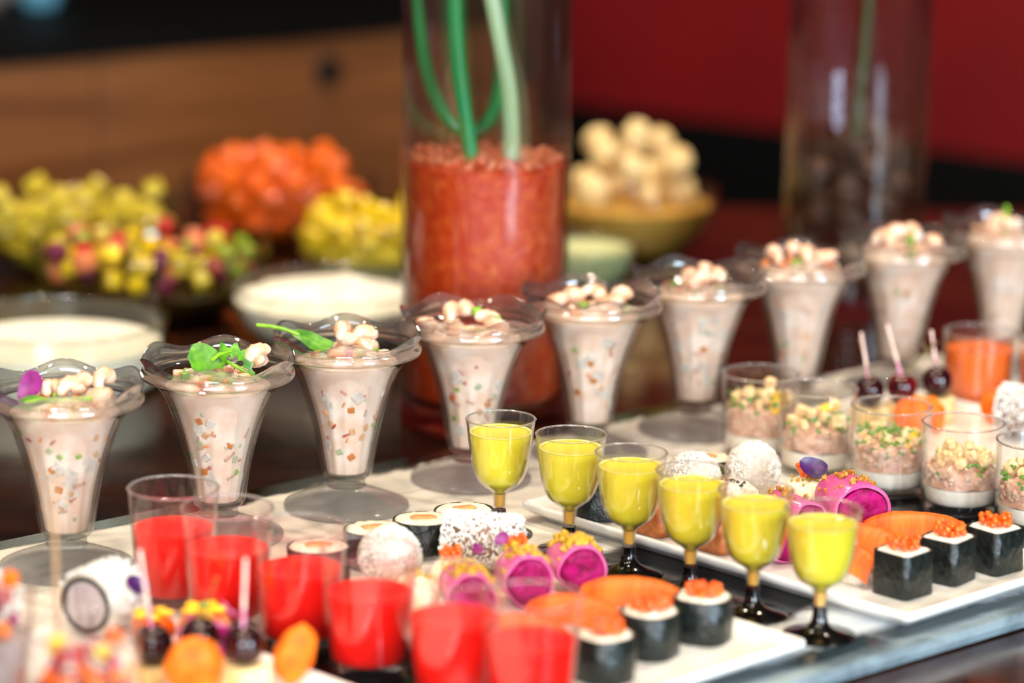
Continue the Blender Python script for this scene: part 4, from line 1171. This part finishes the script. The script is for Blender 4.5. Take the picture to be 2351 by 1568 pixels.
def crumbs(mb, rg, n, L, r, zc, top=.9, s=(.12, .3)):
    for k in range(n):
        u_ = rg.uniform(-L / 2, L / 2); a = pi / 2 + rg.gauss(0, .45)
        sz = rg.uniform(*s)
        mb.ball((u_, (r + .05) * cos(a), zc + (r + .05) * sin(a)), (sz, sz * .8, sz * .7), 6, 4, .5, 2.0, k, rnd_rot(rg))

def pink_roll(label, x, y, rz, L=3.2, r=1.6, topping='crumb', n=26, tilt=0):
    t = thing('pink_roll', label, 'roll', (x, y, PZ), rz, 'pink wrapped beet rolls')
    zc = r + .05
    mx = Matrix.Translation((0, 0, zc)) @ Matrix.Rotation(pi / 2, 4, 'Y')
    s_ = rg.uniform(0, 40)
    def fn(a, k, q, zz):
        return q * (1 + .12 * noise.noise(Vector((cos(a) * 1.3, sin(a) * 1.3, zz * .3 + s_)))), zz
    MB().lathe([(r * .88, -L / 2), (r * .97, -L / 2), (r, -L / 2 + .15), (r, L / 2 - .15), (r * .97, L / 2), (r * .88, L / 2), (r * .88, -L / 2)], 36, fn, mtx=mx).build('pink_wrap', 'pinkwrap', t, (0, 0, 0), angle=60)
    def fn2(a, k, q, zz):
        e = noise.noise(Vector((q * cos(a) * 1.5, q * sin(a) * 1.5, zz + s_)))
        return q * (1 + .12 * noise.noise(Vector((cos(a) * 1.3, sin(a) * 1.3, zz * .3 + s_)))) * .985, zz + ((.14 + .28 * e) * (1 if zz > 0 else -1) if abs(zz) > L / 2 - .1 else 0)
    MB().lathe([(0, -L / 2 + .02), (r * .3, -L / 2 - .02), (r * .6, -L / 2), (r * .83, -L / 2 + .05), (r * .84, 0), (r * .83, L / 2 - .05), (r * .6, L / 2), (r * .3, L / 2 + .02), (0, L / 2 - .02)], 32, fn2, mtx=mx).build('beet_filling', 'beet', t, (0, 0, 0), angle=80)
    mb = MB(); crumbs(mb, rg, n, L * .9, r, zc)
    tag(mb.build('crumb_topping', topping, t, (0, 0, 0)), kind='stuff')
    return t
pink_roll('magenta beet roll with nut crumbs beside the big salmon nigiri', 22.1, 199.0, R(-70), 3.4, 1.95, 'crumb', 22)
pink_roll('pink beet roll behind the rim of the last yellow goblet', 18.2, 197.6, R(-55), 3.6, 1.5, 'crumb', 16)
pink_roll('pink beet roll low between the last two yellow goblets', 16.7, 193.6, R(-55), 3.0, 1.45, 'crumb', 12)
pink_roll('magenta beet roll heaped with mustard crumbs beside the second goblet', 4.1, 186.6, R(-75), 2.9, 1.55, 'mustard', 60)
pink_roll('pink beet roll showing above the frontmost red cup', 1.0, 183.6, R(-80), 3.0, 1.6, 'mustard', 40)
pink_roll('pink beet roll seen through the fifth red cup', -2.4, 180.6, R(-80), 3.0, 1.5, 'mustard', 40)

def cream_roll(label, x, y, rz, r=1.45, L=3.0, roe=True, pet=True, body='creamcheese'):
    t = thing('cream_roll', label, 'roll', (x, y, PZ), rz, 'cream cheese rolls')
    zc = r * .85
    MB().ball((0, 0, zc), (L / 2, r, r * .85), 28, 18, .16, 2.2, rg.uniform(0, 30)).build('cream_body', body, t, (0, 0, 0), angle=80)
    mb = MB(); crumbs(mb, rg, 16, L * .6, r * .82, zc, s=(.1, .2))
    tag(mb.build('crumb_topping', 'mustard', t, (0, 0, 0)), kind='stuff')
    if roe:
        mb = MB(); roe_cluster(mb, rg, -.2, 0, zc + r * .78, .62, .5, 14, .2)
        tag(mb.build('salmon_roe', 'roe', t, (0, 0, 0)), kind='stuff')
    return t
cream_roll('cream roll under a dark purple petal behind the last goblet', 19.7, 203.4, R(-45), 1.6, 3.6, True)
cream_roll('cream roll topped with orange roe right of the dark coconut roll', .6, 189.0 - 1.6, R(-60), 1.35, 2.7)
cream_roll('cream roll topped with roe behind the fifth red cup', -3.4, 185.0, R(-60), 1.35, 2.8)
cream_roll('pale cream roll seen through the fifth red cup beside pink rolls', -5.4, 181.2, R(-60), 1.4, 2.8, False)
petal('dark purple petal on the cream roll behind the last goblet', (19.9, 202.4, PZ + 3.6), (1.0, .8), (.95, .35, -.2), 'petal_dark')
petal('small purple petal beside the roe on the cream roll', (-.45, 187.6, PZ + 2.75), (.5, .4), (1.2, -.6, .2), 'petal')
petal('tiny purple petal behind the fifth red cup', (-1.9, 186.6, PZ + 2.4), (.4, .35), (1.0, .6, .2), 'petal')

# remaining bites half hidden behind the goblets
def bite(label, x, y, mat, sz, rz, top=None):
    t = thing('sushi_bite', label, 'sushi', (x, y, PZ), rz)
    MB().loft([(sz[0] * .8, sz[1] * .8, .4, .02), (sz[0], sz[1], .5, sz[2] * .4), (sz[0] * .95, sz[1] * .95, .5, sz[2] * .8), (sz[0] * .6, sz[1] * .6, .4, sz[2])], 5).build('body', mat, t, (0, 0, 0), angle=70)
    mb = MB(); crumbs(mb, rg, 14, sz[0] * 1.4, sz[1] * .5, sz[2] - sz[1] * .5 + .03, s=(.08, .16))
    tag(mb.build('seed_topping', top or 'sesame', t, (0, 0, 0)), kind='stuff')
bite('sesame-flecked brown bite between the third and fourth goblets', 9.6, 199.0, 'browncake', (1.5, 1.3, 2.2), PANG)
bite('golden brown bite between the fourth and fifth goblets', 13.3, 195.4, 'browncake', (1.7, 1.3, 1.8), PANG, 'crumb')
bite('rice bite with black sesame under the coconut rolls', 14.6, 202.4, 'rice', (1.6, 1.3, 2.6), PANG)

# ------------------------------------------------------------------ fruit skewers
CH = MB()
CH.lathe([(0, -1.12)] + [(1.2 * sin(pi * k / 14) * (1 + .05 * cos(2 * pi * k / 14)), -1.12 * cos(pi * k / 14)) for k in range(1, 13)] + [(.28, .98), (0, .86)], 28)
CHM = {c_: CH.mesh('cherry', c_, True, 70) for c_ in ('cherry', 'cherryred')}
def skewer(label, x, y, z=PZ, cube=True, stem=(1.0, .4, 2.2), pick=(0, 0, 4.0), mat='cherry', melon=False, base=2.0, group='cherry skewers'):
    t = thing('fruit_skewer', label, 'skewer', (x, y, z), PANG, group)
    zz = .02
    if cube:
        MB().box((0, 0, base / 2 + .02), (2.2, 2.2, base), .15).build('cheese_cube', 'cheese', t, (0, 0, 0), angle=30)
        zz = base + .02
    cz = zz + 1.12
    c_ = link('cherry', CHM[mat], t, (0, 0, cz))
    if stem:
        s0 = Vector((0.05, 0, zz + 2.0 - cz))
        w_ = rz_m(-PANG) @ Vector(stem)
        MB().tube([s0, s0 + w_ * .35 + Vector((0, 0, .1)), s0 + w_ * .7, s0 + w_], [.07, .06, .06, .11], 6).build('stem', 'cherrystem', c_, (0, 0, 0))
    if pick:
        p1 = rz_m(-PANG) @ Vector(pick)
        q0 = Vector((-.1, 0, zz + 1.9))
        MB().tube([Vector((0, 0, .3)), q0, q0 + Vector((p1.x, p1.y, p1.z)) * .3], [.1, .11, .11], 7).build('stained_pick', 'toothred', t, (0, 0, 0))
        MB().tube([q0 + p1 * .3, q0 + p1], [.11, .10], 7).build('toothpick', 'toothpick', t, (0, 0, 0))
skewer('dark cherry on a cheese cube with a toothpick beside the orange juice cup', 31.5, 229.6, stem=(-1.2, .3, 1.9), pick=(-.5, .2, 3.0))
skewer('red cherry with a long stem, middle of the cherries behind the tartare cups', 28.9, 229.4, cube=True, base=1.5, stem=(2.4, .2, 2.6), pick=(-1.2, .3, 3.9), mat='cherryred')
skewer('dark cherry with a hooked stem, leftmost behind the third tartare cup', 26.4, 228.6, base=1.4, stem=(-.9, .2, 3.0), pick=(-.7, 0, 3.6))
skewer('dark cherry on a cheese cube with a toothpick before the third red cup', -14.4, 166.6, base=1.5, stem=None, pick=(.15, 0, 4.1), group='cherry skewers at the lower left')
skewer('dark cherry left of the cheese cube cherry at the lower left', -17.0, 168.6, cube=True, base=1.2, stem=(.9, .2, 2.6), pick=None, group='cherry skewers at the lower left')
skewer('half hidden dark cherry with a toothpick at the lower left', -19.6, 168.2, cube=True, base=.9, stem=None, pick=(-.6, 0, 4.6), group='cherry skewers at the lower left')

t = thing('fruit_skewer', 'tall pale pick standing in a melon cube at the lower left edge', 'skewer', (-23.9, 161.6, PZ), PANG, 'cherry skewers at the lower left')
MB().box((0, 0, 1.02), (2.2, 2.2, 2.0), .25).build('melon_cube', 'melon', t, (0, 0, 0), angle=30)
MB().tube([(0, 0, .5), (.05, 0, 6), (-.1, 0, 13.4)], [.12, .13, .11], 8).build('pick', 'pickwood', t, (0, 0, 0))

def melon(label, x, y, z, rot, s=(1.5, .8, 2.2), mat='melon'):
    o = MB().ball((0, 0, s[2] * .5), (s[0], s[1] * .75, s[2] * .56), 18, 12, .22, 1.5, x).build('melon_slice', mat, None, (x, y, z + .15), 0, angle=80)
    o.rotation_euler = rot
    return tag(o, label, 'fruit', 'orange melon pieces')
melon('orange melon slice standing left of the cheese cube at the lower left', -17.1, 165.2, PZ + .1, (0, 0, .3), (1.7, 1.0, 3.0))
melon('orange melon slice standing right of the cheese cube at the lower left', -12.2, 167.8, PZ + .1, (0, .35, .2), (1.15, .9, 3.0))
melon('orange melon wedge beside the orange juice cup', 35.6, 229.4, PZ + .1, (-.4, .5, -.4), (1.5, .8, 2.2))
melon('orange melon wedge seen past the third tartare cup', 28.6, 223.9, PZ + .1, (-.2, .2, -.4), (1.3, .8, 2.8))
melon('orange melon wedge between the cheese cube and the fourth tartare cup', 31.2, 226.2, PZ + .1, (-.2, -.2, .4), (.9, .8, 2.4))

def flower_bite(label, x, y, mats, r=1.3):
    t = thing('flower_bite', label, 'canape', (x, y, PZ), 0, 'flower topped canapes')
    MB().ball((0, 0, r * .7), (r, r, r * .68), 20, 12, .15, 2.0, rg.uniform(0, 9)).build('body', mats[0], t, (0, 0, 0), angle=80)
    for k in range(5):
        a = 2 * pi * k / 5 + rg.uniform(-.2, .2)
        MB().ball((.55 * r * cos(a), .55 * r * sin(a), r * 1.42), (.42 * r, .3 * r, .14 * r), 10, 6, 0, 1, 0, rz_m(a)).build('blossom_petal', mats[1], t, (0, 0, 0))
    MB().ball((0, 0, r * 1.5), .2 * r, 8, 6).build('blossom_centre', mats[2], t, (0, 0, 0))
flower_bite('yellow blossom canape behind the cherries at the lower left', -17.4, 174.6, ('peach', 'yellow_petal', 'd_green'), 1.5)
flower_bite('orange and yellow canape right of the grey-faced coconut roll', -20.3, 174.4, ('melon', 'yellow_petal', 'd_orange'), 1.3)
petal('dark purple petal at the foot of the grey-faced coconut roll', (-21.4, 176.1, PZ + 3.0), (.8, .6), (1.0, .5, .4), 'petal_dark')
pink_roll('pink roll tucked behind the cherries at the lower left', -16.9, 171.6, R(-50), 2.8, 1.2, 'crumb', 14)
petal('pale pink petal beside the dark cherry at the lower left', (-15.6, 169.7, PZ + 3.6), (.8, .5), (.4, .7, 1.0), 'pinkwrap')

# two fuller cups at the very front left
FC = cup_mesh(2.35, 2.9, 8.5, .7, 'plastic')
for i, (x, y, lab) in enumerate([(-21.46, 153.78, 'beside the cherry platter at the bottom edge'), (-27.92, 161.6, 'cut off by the lower left edge')]):
    t = thing('plastic_cup', 'tall clear cup of layered fruit %s' % lab, 'cup', (x, y, 0.005), 0, 'tall fruit cups at the lower left')
    link('rim', FC[1], link('cup_wall', FC[0], t, (0, 0, 0)), (0, 0, 0))
    q = thing('fruit_compote', 'red fruit compote in the tall cup %s' % lab, 'dessert', (x, y, 0.005), 0, 'compotes in the tall cups')
    MB().lathe([(0, .75), (2.05, .75), (2.2, 1.1), (2.4, 4.0), (2.48, 5.4), (2.4, 5.5), (0, 5.5)], 40).build('compote', ('strawberry', 'rollface')[i], q, (0, 0, 0), angle=50)
    fl = lambda a, b: 5.5
    for (px, py, pz, pr) in pack(rg, 16, .62, 2.4, fl, 14):
        mt_ = rg.choice(['melon', 'melon', 'beet', 'mango', 'pinkwrap', 'strawberry'])
        o = link('fruit_piece', cube_mesh('fruit_piece', mt_, pr * 1.45, .16, int(px * 1000)), None, (x + px, y + py, pz))
        o.rotation_euler = rnd_rot(rg).to_euler()
        tag(o, 'small fruit piece in the tall cup ' + lab, 'fruit', 'fruit pieces in tall cup %s' % ('one' if i == 0 else 'two'))

# ------------------------------------------------------------------ vases
def vase(label, x, y, Rv, H):
    t = thing('glass_vase', label, 'vase', (x, y, TZ), 0, 'tall cylinder vases')
    b = 2.2
    MB().lathe([(Rv, b), (Rv, H * .5), (Rv, H), (Rv - .15, H + .12), (Rv - .35, H), (Rv - .35, H * .5), (Rv - .35, b + .4), (Rv - .8, b + .01), (Rv, b)], 72).build('cylinder_wall', 'vaseglass', t, (0, 0, 0), angle=50)
    MB().lathe([(0, .05), (Rv - .5, .0), (Rv - .1, .15), (Rv, .5), (Rv, b - .02), (0, b - .02)], 72).build('thick_base', 'vasebase' if x < 5 else 'vaseglass', t, (0, 0, 0), angle=50)
    return t
vx, vy, RV = -2.18, 235.72, 6.35
vase('tall glass cylinder vase holding red gazpacho and green stems', vx, vy, RV, 46)
def gz(a, k, r, z):
    if z > 19 and k > 3:
        z += .55 * noise.noise(Vector((r * cos(a) * .45, r * sin(a) * .45, 3.0))) + .18 * noise.noise(Vector((r * cos(a) * 1.7, r * sin(a) * 1.7, 3.0)))
    return r, z
gzt = 20.2
rI = RV - .42
gt = thing('gazpacho', 'chunky orange-red gazpacho filling the lower half of the vase', 'soup', (vx, vy, TZ))
MB().lathe([(0, 2.25), (rI - .6, 2.25), (rI, 2.9), (rI, 8), (rI, 14), (rI, gzt - .2), (rI - .5, gzt), (rI - 2, gzt + .1), (rI - 4, gzt), (0, gzt)], 72, gz).build('soup_body', 'gazpacho', gt, (0, 0, 0), angle=60)
mb = MB()
for k in range(240):
    a, q = rg.uniform(0, 2 * pi), (rI - .4) * math.sqrt(rg.random())
    mb.box((q * cos(a), q * sin(a), gzt + .3 + rg.uniform(-.2, .15)), (rg.uniform(.25, .6),) * 3, .05, rnd_rot(rg))
tag(mb.build('chopped_tomato', 'peach', gt, (0, 0, 0)), kind='stuff')
def stalk(label, pts, r, mat):
    t = thing('flower_stalk', label, 'flower stalk', (vx, vy, TZ), 0, 'green stalks in the gazpacho vase')
    sm = [Vector(p) for p in pts]
    out = []
    for i in range(len(sm) - 1):
        p0, p1, p2, p3 = sm[max(i - 1, 0)], sm[i], sm[i + 1], sm[min(i + 2, len(sm) - 1)]
        for k in range(8):
            u_ = k / 8
            out.append(0.5 * ((2 * p1) + (-p0 + p2) * u_ + (2 * p0 - 5 * p1 + 4 * p2 - p3) * u_ * u_ + (-p0 + 3 * p1 - 3 * p2 + p3) * u_ ** 3))
    out.append(sm[-1])
    MB().tube(out, r, 14).build('shoot', mat, t, (0, 0, 0))
stalk('green stem bent in a U inside the gazpacho vase', [(-5.3, 1.0, 46), (-5.35, 1.0, 36), (-5.2, 1.1, 31), (-4.4, 1.4, 26.2), (-2.9, 1.9, 22.9), (-1.0, 2.3, 21.9), (.35, 2.4, 23.2), (1.0, 2.3, 25.8), (1.05, 2.0, 30), (1.0, 2.0, 46)], .52, 'stemgreen')
stalk('straight bright green stem planted in the middle of the gazpacho', [(-2.7, -2.0, 46), (-2.5, -2.0, 36), (-2.2, -2.0, 29), (-1.5, -2.1, 23.5), (-.85, -2.2, 19.8)], .56, 'stemgreen')
stalk('pale whitish green stem leaning right inside the gazpacho vase', [(-2.0, -1.0, 46), (-.4, -1.0, 36), (.7, -1.0, 30.5), (1.6, -1.1, 26), (1.9, -1.2, 22.8), (1.9, -1.3, 20.4)], .62, 'stempale')

v2x, v2y = 30.27, 280.0
vase('tall glass cylinder vase with bark pieces before the red wall', v2x, v2y, 6.3, 46)
for (px, py, pz, pr) in pack(rg, 28, 1.6, 5.5, lambda a, b: 2.3, 18):
    mb = MB().ball((0, 0, 0), (pr * .98, pr * .78, pr * .7), 14, 9, .45, 1.6, rg.uniform(0, 50))
    o = mb.build('bark_chunk', 'bark', None, (v2x + px, v2y + py, TZ + pz), angle=45)
    o.rotation_euler = rnd_rot(rg).to_euler()
    tag(o, 'brown bark chunk in the vase before the red wall', 'bark', 'bark chunks in the vase')
t = thing('flower_stalk', 'dark green stalk standing in the bark vase', 'flower stalk', (v2x, v2y, TZ))
MB().tube([(.9, -.5, 46), (.6, -.5, 30), (.2, -.5, 20), (-.2, -.5, 14.5)], .5, 10).build('shoot', 'stemdark', t, (0, 0, 0))

# ------------------------------------------------------------------ bowls on the table
def bowl(label, x, y, Rb, H, shape='round', thick=.35):
    t = thing('glass_bowl', label, 'bowl', (x, y, TZ), 0, 'glass bowls on the table')
    if shape == 'round':
        prof = crv([(Rb * .42, 0.0), (Rb * .62, .35), (Rb * .86, H * .38), (Rb * .97, H * .7), (Rb, H)], 5)
    else:
        prof = crv([(Rb * .86, 0.0), (Rb * .95, .4), (Rb * .985, H * .4), (Rb, H * .8), (Rb, H)], 4)
    inn = [(max(.02, r - thick), z + (.25 if k < 3 else 0)) for k, (r, z) in enumerate(prof)]
    MB().lathe([(0, .05)] + prof[:-1] + list(reversed(inn[:-1])) + [(0, .4)], 64).build('bowl_wall', 'bowlglass', t, (0, 0, 0), angle=60)
    a, b = prof[-2]
    MB().lathe([(a - .34, b + .02), (a, b + .02), (a + .08, b + .16), (a, b + .3), (a - .28, b + .32), (a - .4, b + .18), (a - .34, b + .02)], 64).build('rim', 'bowlglass', t, (0, 0, 0), angle=70)
    def inr(z):
        for (r0, z0), (r1, z1) in zip(inn, inn[1:]):
            if z0 <= z <= z1:
                return r0 + (r1 - r0) * (z - z0) / max(1e-6, z1 - z0)
        return inn[-1][0] if z > inn[-1][1] else inn[0][0]
    return inr

def fill(nm, label, cat, x, y, inr, z0, z1, mat, mound=0.0, amp=.0, fr=.4, seed=0.0):
    n = 8
    prof = [(0, z0)] + [(inr(z0 + (z1 - z0) * k / n) - .06, z0 + (z1 - z0) * k / n) for k in range(n + 1)]
    rl = prof[-1][0]
    for q in (.9, .75, .55, .3):
        prof.append((rl * q, z1 + mound * (1 - q * q)))
    prof.append((0, z1 + mound))
    def fn(a, k, r, z):
        if k > n + 1 and amp:
            z += amp * noise.noise(Vector((r * cos(a) * fr, r * sin(a) * fr, seed)))
        return r, z
    o = MB().lathe(prof, 56, fn).build(nm, mat, None, (x, y, TZ), angle=70)
    return tag(o, label, cat)

b1 = bowl('glass bowl of smooth white cream at the left edge', -35.97, 245.17, 8.8, 5.4, 'straight')
fill('white_cream', 'smooth white cream in the bowl at the left edge', 'cream', -35.97, 245.17, b1, .5, 3.6, 'cream', 0, .05)
b2 = bowl('glass bowl heaped with whipped white cream beside the gazpacho vase', -15.2, 259.77, 8.6, 5.6)
fill('whipped_cream', 'whipped white cream heaped in the bowl beside the gazpacho vase', 'cream', -15.2, 259.77, b2, .5, 4.3, 'cream', 1.5, .6, .5, 4.0)

FM = {}
def pieces(x, y, inr, kinds, n, r, H, core, top, nm, group_tail, rim_r, rg, flat=1.0):
    """diced fruit settled over a core of juice"""
    fill(core[0], core[1], core[2], x, y, inr, .45, H * .42, core[3], H * .3)
    def floor(px, py):
        d = math.hypot(px, py)
        lo = .5
        # rise of the bowl wall
        z = lo
        while inr(z) < d + r * .8 and z < H:
            z += .2
        inner = H * .42 + H * .3 * (1 - (d / rim_r) ** 2) if d < inr(H * .42) else lo
        return max(z - r * .3, inner)
    pts = pack(rg, n, r, rim_r, floor, 16)
    for (px, py, pz, pr) in pts:
        mt_, lab = rg.choice(kinds)
        key = (nm, mt_, rg.randrange(3))
        if key not in FM:
            FM[key] = cube_mesh(nm, mt_, r * 1.5, r * .2, len(FM))
        o = link(nm, FM[key], None, (x + px, y + py, TZ + pz))
        s = pr / r
        o.scale = (s, s, s * flat)
        o.rotation_euler = rnd_rot(rg).to_euler()
        tag(o, lab, 'fruit', lab + ' pieces')
rg = random.Random(11)
b3 = bowl('large glass bowl of mixed diced fruit at the left', -31.5, 271.93, 10.4, 6.6)
pieces(-31.5, 271.93, b3, [('mango', 'yellow mango dice in the mixed fruit bowl'), ('mango', 'yellow mango dice in the mixed fruit bowl'), ('strawberry', 'red strawberry chunk in the mixed fruit bowl'), ('peach', 'peach coloured dice in the mixed fruit bowl'), ('kiwi', 'green kiwi dice in the mixed fruit bowl'), ('pineapple', 'dull yellow dice in the mixed fruit bowl'), ('plum', 'dark purple plum dice in the mixed fruit bowl')],
       72, 1.0, 6.6, ('fruit_syrup', 'dark juice under the mixed diced fruit', 'syrup', 'syrup'), 0, 'fruit_dice', '', 9.6, rg)
b4 = bowl('glass bowl of pale yellow pineapple at the far left', -40.2, 291.9, 9.8, 6.2)
pieces(-40.2, 291.9, b4, [('pineapple', 'pale yellow pineapple chunk in the far left bowl')], 40, 1.15, 6.2, ('pineapple_juice', 'yellow juice under the far left pineapple', 'juice', 'pineapple'), 0, 'pineapple_chunk', '', 9.2, rg)
b5 = bowl('glass bowl heaped with orange papaya below the wooden counter', -22.9, 308.0, 9.4, 6.0)
pieces(-22.9, 308.0, b5, [('papaya', 'orange papaya chunk heaped below the wooden counter')], 42, 1.35, 6.0, ('papaya_juice', 'orange juice under the heaped papaya', 'juice', 'papaya'), 0, 'papaya_chunk', '', 9.0, rg)
b6 = bowl('glass bowl of bright yellow mango left of the gazpacho vase', -13.6, 291.2, 7.6, 5.6)
pieces(-13.6, 291.2, b6, [('mango', 'bright yellow mango chunk left of the gazpacho vase')], 33, 1.05, 5.6, ('mango_juice', 'yellow juice under the bright mango', 'juice', 'pineapple'), 0, 'mango_chunk', '', 7.0, rg)
b7 = bowl('glass bowl of pale potato pieces right of the gazpacho vase', 11.3, 303.0, 8.3, 6.4)
fill('golden_dressing', 'golden dressing under the pale potato pieces', 'dressing', 11.3, 303.0, b7, .5, 5.0, 'beigecream', .4)
for (px, py, pz, pr) in pack(rg, 15, 1.7, 7.0, lambda a, b: 5.4 - .03 * (a * a + b * b), 6):
    o = MB().ball((0, 0, 0), (pr, pr * .85, pr * .8), 16, 10, .18, 1.4, rg.uniform(0, 30)).build('potato_piece', 'potato', None, (11.3 + px, 303.0 + py, TZ + pz))
    o.rotation_euler = rnd_rot(rg).to_euler()
    tag(o, 'pale potato piece heaped in the bowl right of the vase', 'potato', 'potato pieces in the bowl')
b8 = bowl('small glass bowl of pale green dip close behind the gazpacho vase', 6.4, 284.4, 4.9, 4.6)
fill('green_dip', 'pale green dip in the small bowl behind the vase', 'dip', 6.4, 284.4, b8, .5, 4.1, 'greencream', .2, .1)
